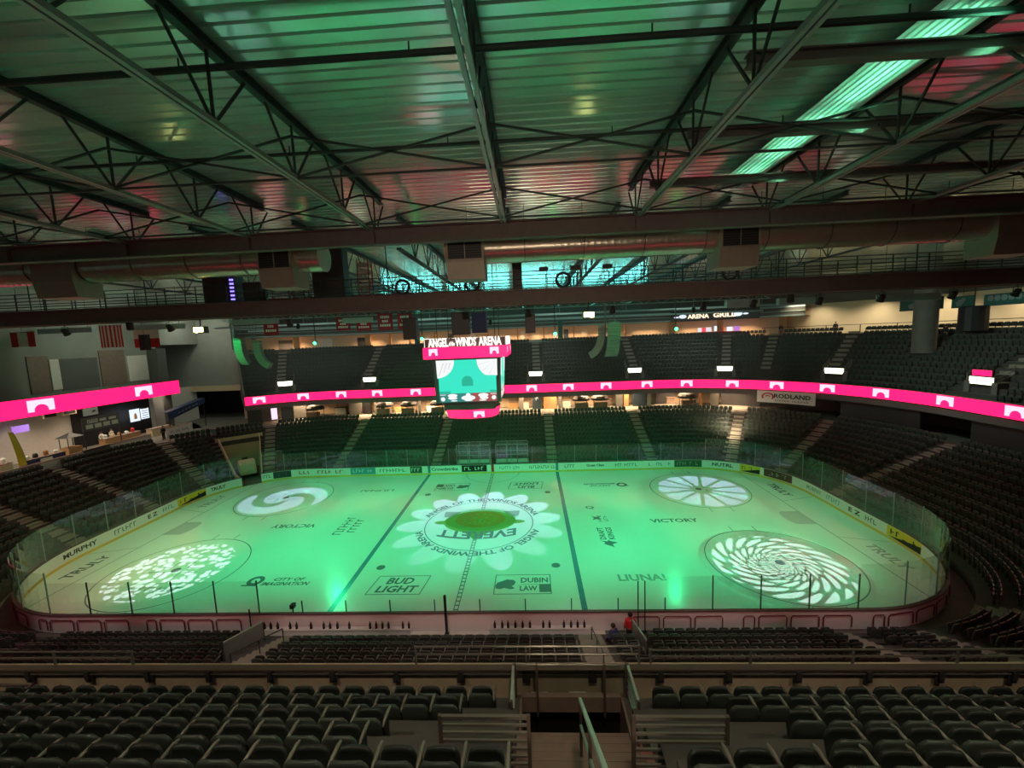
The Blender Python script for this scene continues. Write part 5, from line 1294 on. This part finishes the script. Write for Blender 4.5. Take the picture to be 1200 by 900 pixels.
for x0, x1, lb in ((-16.5,-4.8,'steel guard rail on the parapet at left'),(2.0,7.05,'steel guard rail on the parapet before the green stair'),(7.3,16,'steel guard rail on the parapet at right')):
    t_ = thing('guard_rail', lb, 'railing', ((x0+x1)/2,-24.92,8.24)); a = (x1-x0)/2
    hs = (.27,.46) if x0 < 5 and x0 > -5 else (.2,.36)
    for z in hs: g = MB(); g.tube([(-a,0,z),(a,0,z)], .022, 6); g.build('rail', M['rail'], t_)
    n = max(2, int(2*a/1.75)+1)
    for i in range(n): g = MB(); x = -a+2*a*i/(n-1); g.bar((x,0,0),(x,0,hs[1]+.02),.04); g.build('rail_post', M['rail'], t_)
# stair well
XA, XB = 4.38, 6.58
g = MB()
for x in (XA, XB): g.box(x-.04,x+.04,-30.6,-25.3,6.0,7.86)
o = g.build('wall_stairwell', M['brown']); tag(o, kind='structure')
g = MB(); g.box(XA,XB,-26.2,-25.0,5.9,6.0); g.box(XA,XB,-25.12,-25.05,6,7.5); o = g.build('floor_stairwell', M['black']); tag(o, kind='structure')
for i in range(11):
    g = MB(); y1 = -26.08-.4*i; z = 7.75+.272*i; g.box(XA+.03,XB-.03,y1-.44,y1,z-.32,z); g.box(XA+.03,XB-.03,y1-.05,y1+.015,z-.03,z+.004)
    o = g.build('stair_step', M['brown']); tag(o, kind='structure')
g = MB(); g.box(XA,XB,-26.12,-26.06,6,7.45); o = g.build('wall_stair_riser', M['brown']); tag(o, kind='structure')
ws = thing('stairwell_guard', 'clear glass guard on brown beam at the foot of the near stair', 'glass guard', (5.48,-25.3,7.5))
g = MB(); g.box(-1.2,1.2,-.06,.06,0,.36); g.build('beam', M['brown'], ws)
g = MB(); g.box(-1.17,1.17,-.008,.008,.36,1.1); g.build('glass_pane', M['glass'], ws)
for x in (-1.18,-.72,.72,1.18): g = MB(); g.bar((x,-.05,-.1 if abs(x) < 1 else 0),(x,-.05,1.15),.05); g.build('post', M['railb'], ws)
g = MB(); g.tube([(-1.2,-.02,1.1),(1.2,-.02,1.1)], .02, 6); g.build('top_rail', M['rail'], ws)
for s, lb in ((-1,'left'),(1,'right')):
    t_ = thing('stairwell_railing', 'barred railing along the %s side of the near stair foot' % lb, 'railing', (5.48+s*1.22,-25.3,7.86))
    for z in (.12,.27,.42,.57,.73): g = MB(); g.bar((0,0,z),(s*.0,-.95,z),.035 if z < .7 else .055, .04); g.build('bar', M['railg'], t_)
    for y in (-.03,-.93): g = MB(); g.bar((0,y,-.2),(0,y,.76),.045); g.build('post', M['railb'], t_)
    x0, x1 = (3.3,4.64) if s < 0 else (6.2,7.56)
    fr = thing('platform_railing', 'barred railing panel facing the viewer %s of the near stair' % lb, 'railing', ((x0+x1)/2,-27.9,8.99)); a = (x1-x0)/2
    for i in range(7): g = MB(); z = .18+.131*i; g.bar((-a,0,z),(a,0,z),.034 if i < 6 else .05); g.build('bar', M['rail'], fr)
    for x in (-a, a): g = MB(); g.bar((x,0,-.25),(x,0,1.0),.055); g.build('post', M['railb'], fr)
hr = thing('stair_handrail', 'pale green-lit handrail running down the middle of near stair', 'handrail', (5.45,-27.1,8.5))
g = MB(); g.tube([(.05,0,.98),(-.05,-3.4,3.45)], .034, 8); g.build('top_rail', M['railg'], hr); g = MB(); g.tube([(.05,0,.5),(-.05,-3.4,2.97)], .026, 8); g.build('lower_rail', M['railg'], hr)
for y in (-.02,-1.6,-3.2): g = MB(); z = -y*.727; g.bar((.05+y*.03,y,z-.3),(.05+y*.03,y,z+.98),.045); g.build('post', M['railb'], hr)
for x0, x1, m, w_ in ((4.62,4.98,'white','white notice on the parapet behind glass guard, left'),(5.03,5.42,'greyd','grey notice with red band behind the glass guard, middle'),(5.47,5.84,'white','white notice on the parapet behind glass guard, right')):
    t_ = thing('wall_notice', w_, 'sign', ((x0+x1)/2,-25.06,7.62)); a = (x1-x0)/2
    g = MB(); g.box(-a,a,-.01,.01,-.08,.08); g.build('panel', M[m], t_)
    g = MB()
    if m == 'greyd': g.box(-a*.6,a*.6,-.014,-.01,-.07,-.02); g.build('red_band', M['redbar'], t_)
    else: g.box(-a*.2,a*.2,-.014,-.01,-.03,.02); g.build('printed_mark', M['ink'], t_)
# second stair opening at far left
bx = thing('corner_railing', 'dark box railing round the stair opening at the lower left', 'railing', (-8.1,-25.55,7.5))
for z in (.05,.8): g = MB(); g.bar((-1.7,0,z),(1.55,0,z),.045); g.build('rail', M['railb'], bx); g = MB(); g.bar((1.55,0,z),(1.55,-1.3,z),.045); g.build('rail', M['railb'], bx)
for x, y in ((-1.7,0),(0,0),(1.55,0),(1.55,-1.3)): g = MB(); g.bar((x,y,-.1),(x,y,.84),.05); g.build('post', M['railb'], bx)
for z in (.2,.35,.5,.65): g = MB(); g.bar((-1.7,0,z),(1.55,0,z),.02); g.build('bar', M['railb'], bx)
# near lower stand: stair rail, side guards, poles
for x, lb in ((7.35,'dark handrail in the middle of green stair by the near boards'),(-8.0,'dark handrail on the left stair of the near lower stand')):
    t_ = thing('aisle_handrail', lb, 'handrail', (x,-14.9,.7))
    g = MB(); g.tube([(0,0,.9),(0,-3.4,2.35)], .03, 6); g.build('rail', M['dark'], t_)
    for y in (0,-1.7,-3.4): g = MB(); g.bar((0,y,-y*.4235-.1),(0,y,-y*.4235+.9),.04); g.build('post', M['dark'], t_)
for x, lb in ((-9.15,'slanted pale side guard beside the left stair of the near stand'),(9.35,'slanted pale side guard beside the person in red jacket')):
    t_ = thing('side_guard', lb, 'guard panel', (x,-14.7,.6))
    g = MB(); g.add([(0,0,-.1),(0,-2.6,1.0),(0,-2.6,2.1),(0,0,1.2)], [(0,1,2,3)]); solid(g.build('panel', M['lsteel'], t_), .04)
    g = MB(); g.tube([(0,0,1.25),(0,-2.6,2.15)], .03, 6); g.build('top_rail', M['railg'], t_)
    for y, z in ((0,0),(-2.6,1.05)): g = MB(); g.bar((0,y,z-.1),(0,y,z+1.2),.06); g.build('post', M['dark'], t_)
for x, h, lb in ((-.12,2.2,'tall black post beside the open bench gate'),(10.0,2.9,'thin dark post at right end of the benches'),(10.35,2.9,'second thin dark post at right end of the benches'),(-10.9,1.5,'thin dark post at left end of the benches')):
    g = MB(); g.bar((x,-13.24,0),(x,-13.24,h),.12 if x == -.12 else .05); g.box(x-.12,x+.12,-13.34,-13.14,0,.03); o = g.build('boards_post', M['black']); tag(o, lb, 'post')
cm = thing('camera_mount', 'small dark camera on a bracket above the near boards at left', 'camera', (-8.6,-13.0,1.1))
g = MB(); g.bar((0,0,0),(0,0,.3),.05); g.build('bracket', M['black'], cm); g = MB(); g.box(-.1,.1,-.12,.14,.3,.52); g.tube([(0,.14,.41),(0,.24,.41)], .06, 8); g.build('camera_body', M['black'], cm)

# ------------------------------------------------------------------ lights
def light(kind, name, loc, col, power, **k):
    l = bpy.data.lights.new(name, kind); l.color = col; l.energy = power
    for a, b in k.items(): setattr(l, a, b)
    o = bpy.data.objects.new(name, l); COL.objects.link(o); o.location = loc; return o
def aim(o, target):
    d = Vector(target)-o.location; o.rotation_euler = d.to_track_quat('-Z', 'Y').to_euler(); return o
GREEN = (.02,1,.37)
GP = 9300
for x in GX:
    aim(light('SPOT', 'green_wash', (x,14.3,15.9), GREEN, GP, spot_size=R_(82), spot_blend=.9, shadow_soft_size=.16), (x*.85,-1.5,0))
    aim(light('SPOT', 'green_wash', (x,-14.6,17.0), GREEN, GP, spot_size=R_(80), spot_blend=.9, shadow_soft_size=.16), (x*.85,2.0,0))
aim(light('SPOT', 'array_light', (-30.5,5.5,17.2), (.01,1,.2), 2600, spot_size=R_(34), spot_blend=.4, shadow_soft_size=.1), (-26.4,10.2,14.9))
aim(light('SPOT', 'array_light', (15.2,-1.0,17.0), (.01,1,.25), 420, spot_size=R_(36), spot_blend=.4, shadow_soft_size=.1), (12.0,4.1,15))
aim(light('SPOT', 'warm_flood', (-16.04,-8.3,16.8), (1,.86,.42), 4200, spot_size=R_(62), spot_blend=.9, shadow_soft_size=.25), (-27.5,-4,0))
aim(light('SPOT', 'warm_flood', (8.46,-8.3,16.75), (1,.86,.42), 2800, spot_size=R_(56), spot_blend=.9, shadow_soft_size=.25), (26,-1,0))
# warm concourse lamps
WARM = (1,.66,.38)
for t in (134.2,138.5,143,148,153,158,4,9,14,19,23.5,26):
    cx, cy, nx, ny = base(t); x, y = pos(t, 15.8)
    l = light('AREA', 'concourse_lamp', (x, y, 7.85), WARM, 620, shape='RECTANGLE', size=3.2, size_y=.5, spread=R_(120)); l.rotation_euler = (0,0,math.atan2(ny,nx)-PI/2)
for t in (133.5,136.5,141.5,146.5,151.5,156.5,2,7.5,13,18.5,22.8,24.6,26.2):
    cx, cy, nx, ny = base(t); x, y = pos(t, 27.2)
    l = light('AREA', 'upper_lamp', (x, y, 17.2), (1,.62,.36), 330, shape='RECTANGLE', size=4, size_y=.4, spread=R_(118)); l.rotation_euler = (0,0,math.atan2(ny,nx)-PI/2)
for t in (28.4,30,31.6,33.2,35):
    x, y = pos(t, 25.8); light('AREA', 'upper_lamp', (x, y, 18.9), (1,.80,.52), 330, shape='RECTANGLE', size=5, size_y=1.5, spread=R_(150))
for y in (-8,-3,1.5,6,10.5,15,19.5): light('AREA', 'left_lamp', (-45.9,y,9.6), (1,.80,.58), 110, shape='RECTANGLE', size=2.4, size_y=2, spread=R_(130))
aim(light('AREA', 'tunnel_lamp', tp(5.5,0,4.6), (1,.75,.5), 260, shape='DISK', size=1.2), tp(8.0,0,1.5))
g = MB(); g.box(15.40,15.50,-36,-13.9,20.765,20.815); o = g.build('added_strip_body', M['steel']); tag(o, 'thin body of the added panel light on the truss beside pale ribbed panel', 'light')  # body added only to carry the invented light below
l = light('AREA', 'panel_fill_strip', (15.44,-24.9,20.84), (.20,1,.52), 135, shape='RECTANGLE', size=21, size_y=.09, spread=R_(42))  # green fill added to brighten the ribbed panel, no known source there
l.rotation_euler = Vector((-1.12,0,1.38)).to_track_quat('-Z', 'Y').to_euler()
for x in (-16,-4,8,20): aim(light('AREA', 'roof_fill', (x,40.5,18.9), (.16,.85,.80), 400, shape='RECTANGLE', size=11, size_y=.9, spread=R_(150)), (x-1,22,22.3))  # cyan fill added to brighten the far roof, without a fixture
for x in (-21,-14,-7,0,7,14,21): aim(light('SPOT', 'stand_fill', (x,-22.4,19.5), (1,.66,.64), 2600, spot_size=R_(22), spot_blend=.7, shadow_soft_size=.3), (x,-14.9,.5))  # pinkish fill added to brighten the near boards, without a fixture
for x in (-24,-8,8,24): aim(light('AREA', 'house_fill', (x,16.2,17.6), (.80,1,.88), 210, shape='RECTANGLE', size=3, size_y=.4, spread=R_(110)), (x*1.35,36,11))  # fill added to lift the dark far stands, without a fixture
aim(light('AREA', 'house_fill', (30,3,17.3), (.80,1,.88), 260, shape='RECTANGLE', size=.4, size_y=3, spread=R_(100)), (52,8,10))  # same added fill for the right stand
aim(light('AREA', 'rear_fill', (5,-45,16.5), (1,.78,.56), 900, shape='RECTANGLE', size=14, size_y=1, spread=R_(80)), (5,-26,8.5))  # unseen fill added behind the camera to lift the parapet wall
# dim warm fill lights added over the near stand, then lamps for the left walls
for x in (-12,-3,6,15): aim(light('SPOT', 'stand_fill', (x,-32.5,21.2), (1,.80,.58), 1500, spot_size=R_(76), spot_blend=.8, shadow_soft_size=.4), (x,-28.5,8))
aim(light('AREA', 'stand_fill', (5.5,-24.0,20.0), (1,.72,.5), 90, shape='DISK', size=1.0), (5.5,-26.5,8))
aim(light('AREA', 'left_wall_lamp', (-38,14,20.5), (.9,1,.8), 330, shape='DISK', size=2), (-47,12,12))
aim(light('AREA', 'left_wall_lamp', (-44,24,20.5), (.95,1,.8), 220, shape='DISK', size=2), (-44,29,13))

# ------------------------------------------------------------------ projected patterns (gobo lights hung in the roof)
class NT:
    def __init__(s, nt): s.nt = nt
    def v(s, x): return x
    def m(s, op, a, b=0.0, c=0.0):
        n = s.nt.nodes.new('ShaderNodeMath'); n.operation = op
        for i, q in enumerate((a, b, c)):
            if isinstance(q, (int, float)): n.inputs[i].default_value = q
            else: s.nt.links.new(q, n.inputs[i])
        return n.outputs[0]
    def lt(s, a, b): return s.m('LESS_THAN', a, b)
    def gt(s, a, b): return s.m('GREATER_THAN', a, b)
    def mul(s, *a):
        r = a[0]
        for q in a[1:]: r = s.m('MULTIPLY', r, q)
        return r
def soft(N, a, b, w):      # 1 where a < b, with an edge w wide
    return N.m('SMOOTH_MIN', 1.0, N.m('MAXIMUM', 0.0, N.m('DIVIDE', N.m('SUBTRACT', b, a), w)), .0)
def gobo(name, loc, target, col, power, half, fn, lb):
    BOOST = 90.0    # a strong lamp behind a dark pattern plate
    o = light('SPOT', name, loc, col, power*BOOST, spot_size=2*half, spot_blend=.05, shadow_soft_size=.012)
    l = o.data; l.use_nodes = True; nt = l.node_tree; nt.nodes.clear(); N = NT(nt)
    out = nt.nodes.new('ShaderNodeOutputLight'); em = nt.nodes.new('ShaderNodeEmission'); nt.links.new(em.outputs[0], out.inputs[0])
    ge = nt.nodes.new('ShaderNodeNewGeometry'); sp = nt.nodes.new('ShaderNodeSeparateXYZ'); nt.links.new(ge.outputs['Incoming'], sp.inputs[0])
    H = loc[2]
    zz = N.m('MULTIPLY', sp.outputs[2], -1.0); aim(o, (target[0], target[1], 0))
    x = N.m('ADD', N.m('MULTIPLY', N.m('DIVIDE', sp.outputs[0], zz), H), loc[0]-target[0]); y = N.m('ADD', N.m('MULTIPLY', N.m('DIVIDE', sp.outputs[1], zz), H), loc[1]-target[1])
    r = N.m('SQRT', N.m('ADD', N.mul(x, x), N.mul(y, y))); a = N.m('ARCTAN2', y, x)
    nt.links.new(N.m('DIVIDE', fn(N, x, y, r, a), BOOST), em.inputs['Strength'])
    return o
def g_swirl(N, x, y, r, a):
    # arms at a = c - k*r ; bright except thin dark spiral lines
    ph = N.m('ADD', N.m('MULTIPLY', a, 2.0), N.m('MULTIPLY', r, 1.75)); s = N.m('SINE', ph)
    s2 = N.m('SINE', N.m('ADD', ph, .6))
    arm = N.gt(s, -.55)
    edge = N.lt(r, N.m('ADD', 3.55, N.m('MULTIPLY', s2, .8)))
    return N.mul(arm, edge)
def g_dots(N, x, y, r, a):
    n = N.nt.nodes.new('ShaderNodeTexVoronoi'); n.inputs['Scale'].default_value = 1.8; n.inputs['Randomness'].default_value = .65
    cb = N.nt.nodes.new('ShaderNodeCombineXYZ'); N.nt.links.new(x, cb.inputs[0]); N.nt.links.new(y, cb.inputs[1]); N.nt.links.new(cb.outputs[0], n.inputs['Vector'])
    return N.mul(N.lt(n.outputs['Distance'], .50), N.lt(r, 3.75))
def g_wedge(N, x, y, r, a):
    f = N.m('FRACT', N.m('MULTIPLY', N.m('ADD', a, 4.0), 12/(2*PI))); d = N.m('ABSOLUTE', N.m('SUBTRACT', f, .5))
    lim = N.m('SUBTRACT', .5, N.m('DIVIDE', .21*12/(2*PI)*.75, N.m('MAXIMUM', r, .2)))
    outer = N.m('SUBTRACT', 4.05, N.m('MULTIPLY', N.mul(d, d), .9))
    return N.mul(N.lt(d, lim), N.gt(r, 1.05), N.lt(r, outer))
def g_drops(N, x, y, r, a):
    lr = N.m('LOGARITHM', N.m('MAXIMUM', r, .05), 2.718)
    u = N.m('ADD', N.m('MULTIPLY', a, 17/(2*PI)), N.m('MULTIPLY', lr, 4.2)); w = N.m('SUBTRACT', N.m('MULTIPLY', lr, 2.1), N.m('MULTIPLY', a, 3/(2*PI)))
    row = N.m('FLOOR', w); u = N.m('ADD', u, N.m('MULTIPLY', row, .5))
    fu = N.m('SUBTRACT', N.m('FRACT', N.m('ADD', u, 200)), .5); fw_ = N.m('SUBTRACT', N.m('FRACT', N.m('ADD', w, 200)), .5)
    e = N.m('ADD', N.m('MULTIPLY', N.mul(fu, fu), 9.0), N.m('MULTIPLY', N.mul(fw_, fw_), 4.6))
    return N.mul(N.lt(e, 1.0), N.lt(r, 4.0))
def g_petal(N, x, y, r, a):
    # fourteen petals; those towards the near boards reach further and are fainter
    f = N.m('SUBTRACT', N.m('FRACT', N.m('MULTIPLY', N.m('ADD', a, 6.4), 14/(2*PI))), .5); th = N.m('MULTIPLY', f, 2*PI/14)
    yy = N.m('DIVIDE', y, N.m('MAXIMUM', r, .1)); near = N.m('MAXIMUM', 0.0, N.m('MULTIPLY', yy, -1.0))
    c = N.m('ADD', 5.0, N.m('MULTIPLY', near, .3)); hl = N.m('ADD', 1.95, N.m('MULTIPLY', near, .6))
    dr = N.m('DIVIDE', N.m('SUBTRACT', N.mul(r, N.m('COSINE', th)), c), hl); dt = N.m('DIVIDE', N.mul(r, N.m('SINE', th)), 1.12)
    e = N.m('ADD', N.mul(dr, dr), N.mul(dt, dt))
    # inner flower: a pale ring with the crest left dark
    inner = N.mul(N.gt(N.m('ADD', N.m('MULTIPLY', N.mul(x, x), .105), N.m('MULTIPLY', N.mul(N.m('SUBTRACT', y, .5), N.m('SUBTRACT', y, .5)), .21)), 1.0), N.lt(r, 4.4))
    m = N.m('MAXIMUM', N.lt(e, 1.0), N.m('MULTIPLY', inner, .8))
    return N.mul(m, N.m('SUBTRACT', 1.0, N.m('MULTIPLY', near, .45)))
LILAC = (.55,.62,1.0)
for nm, x, y, L, half, fn, p, c, lb in (('swirl_projector',-20.9,6.1,(-22.5,14.5,17.6),.30,g_swirl,9500,LILAC,'the swirl of light at far left'),('dots_projector',-21.4,-6.6,(-21.4,-7.2,17.0),.26,g_dots,9500,(.85,.85,1),'the dots of light at near left'),
   ('wedge_projector',21.2,6.5,(23.4,14.5,17.6),.30,g_wedge,9500,LILAC,'the wheel of light at far right'),('drops_projector',20.8,-7.0,(20.8,-7.2,17.0),.28,g_drops,9000,(.8,.95,.95),'the whirl of light at near right'),('petal_projector',.05,.2,(.3,14.5,17.2),.50,g_petal,14000,LILAC,'the petals of light at mid-ice')):
    gobo(nm, L, (x, y), c, p, half, fn, '')
    pj = thing('pattern_projector', 'dark projector lamp aimed at ' + lb, 'projector', L, 0, 'pattern projectors')
    d = (Vector((x, y, 0))-Vector(L)).normalized()
    g = MB(); g.tube([d*-.06, d*-.12, d*-.6], [.14,.2,.2], 12); g.build('housing', M['black'], pj); g = MB(); g.tube([d*-.4, (d.x*-.4,d.y*-.4,.75)], .03, 6); g.build('stem', M['steel'], pj)

w = bpy.data.worlds.new('world'); S.world = w; w.use_nodes = True
w.node_tree.nodes['Background'].inputs[0].default_value = (.34,.80,.56,1); w.node_tree.nodes['Background'].inputs[1].default_value = .14
S.view_settings.view_transform = 'Standard'; S.view_settings.look = 'None'; S.view_settings.exposure = 0; S.view_settings.gamma = 1
try: S.view_settings.use_curve_mapping = False
except Exception: pass
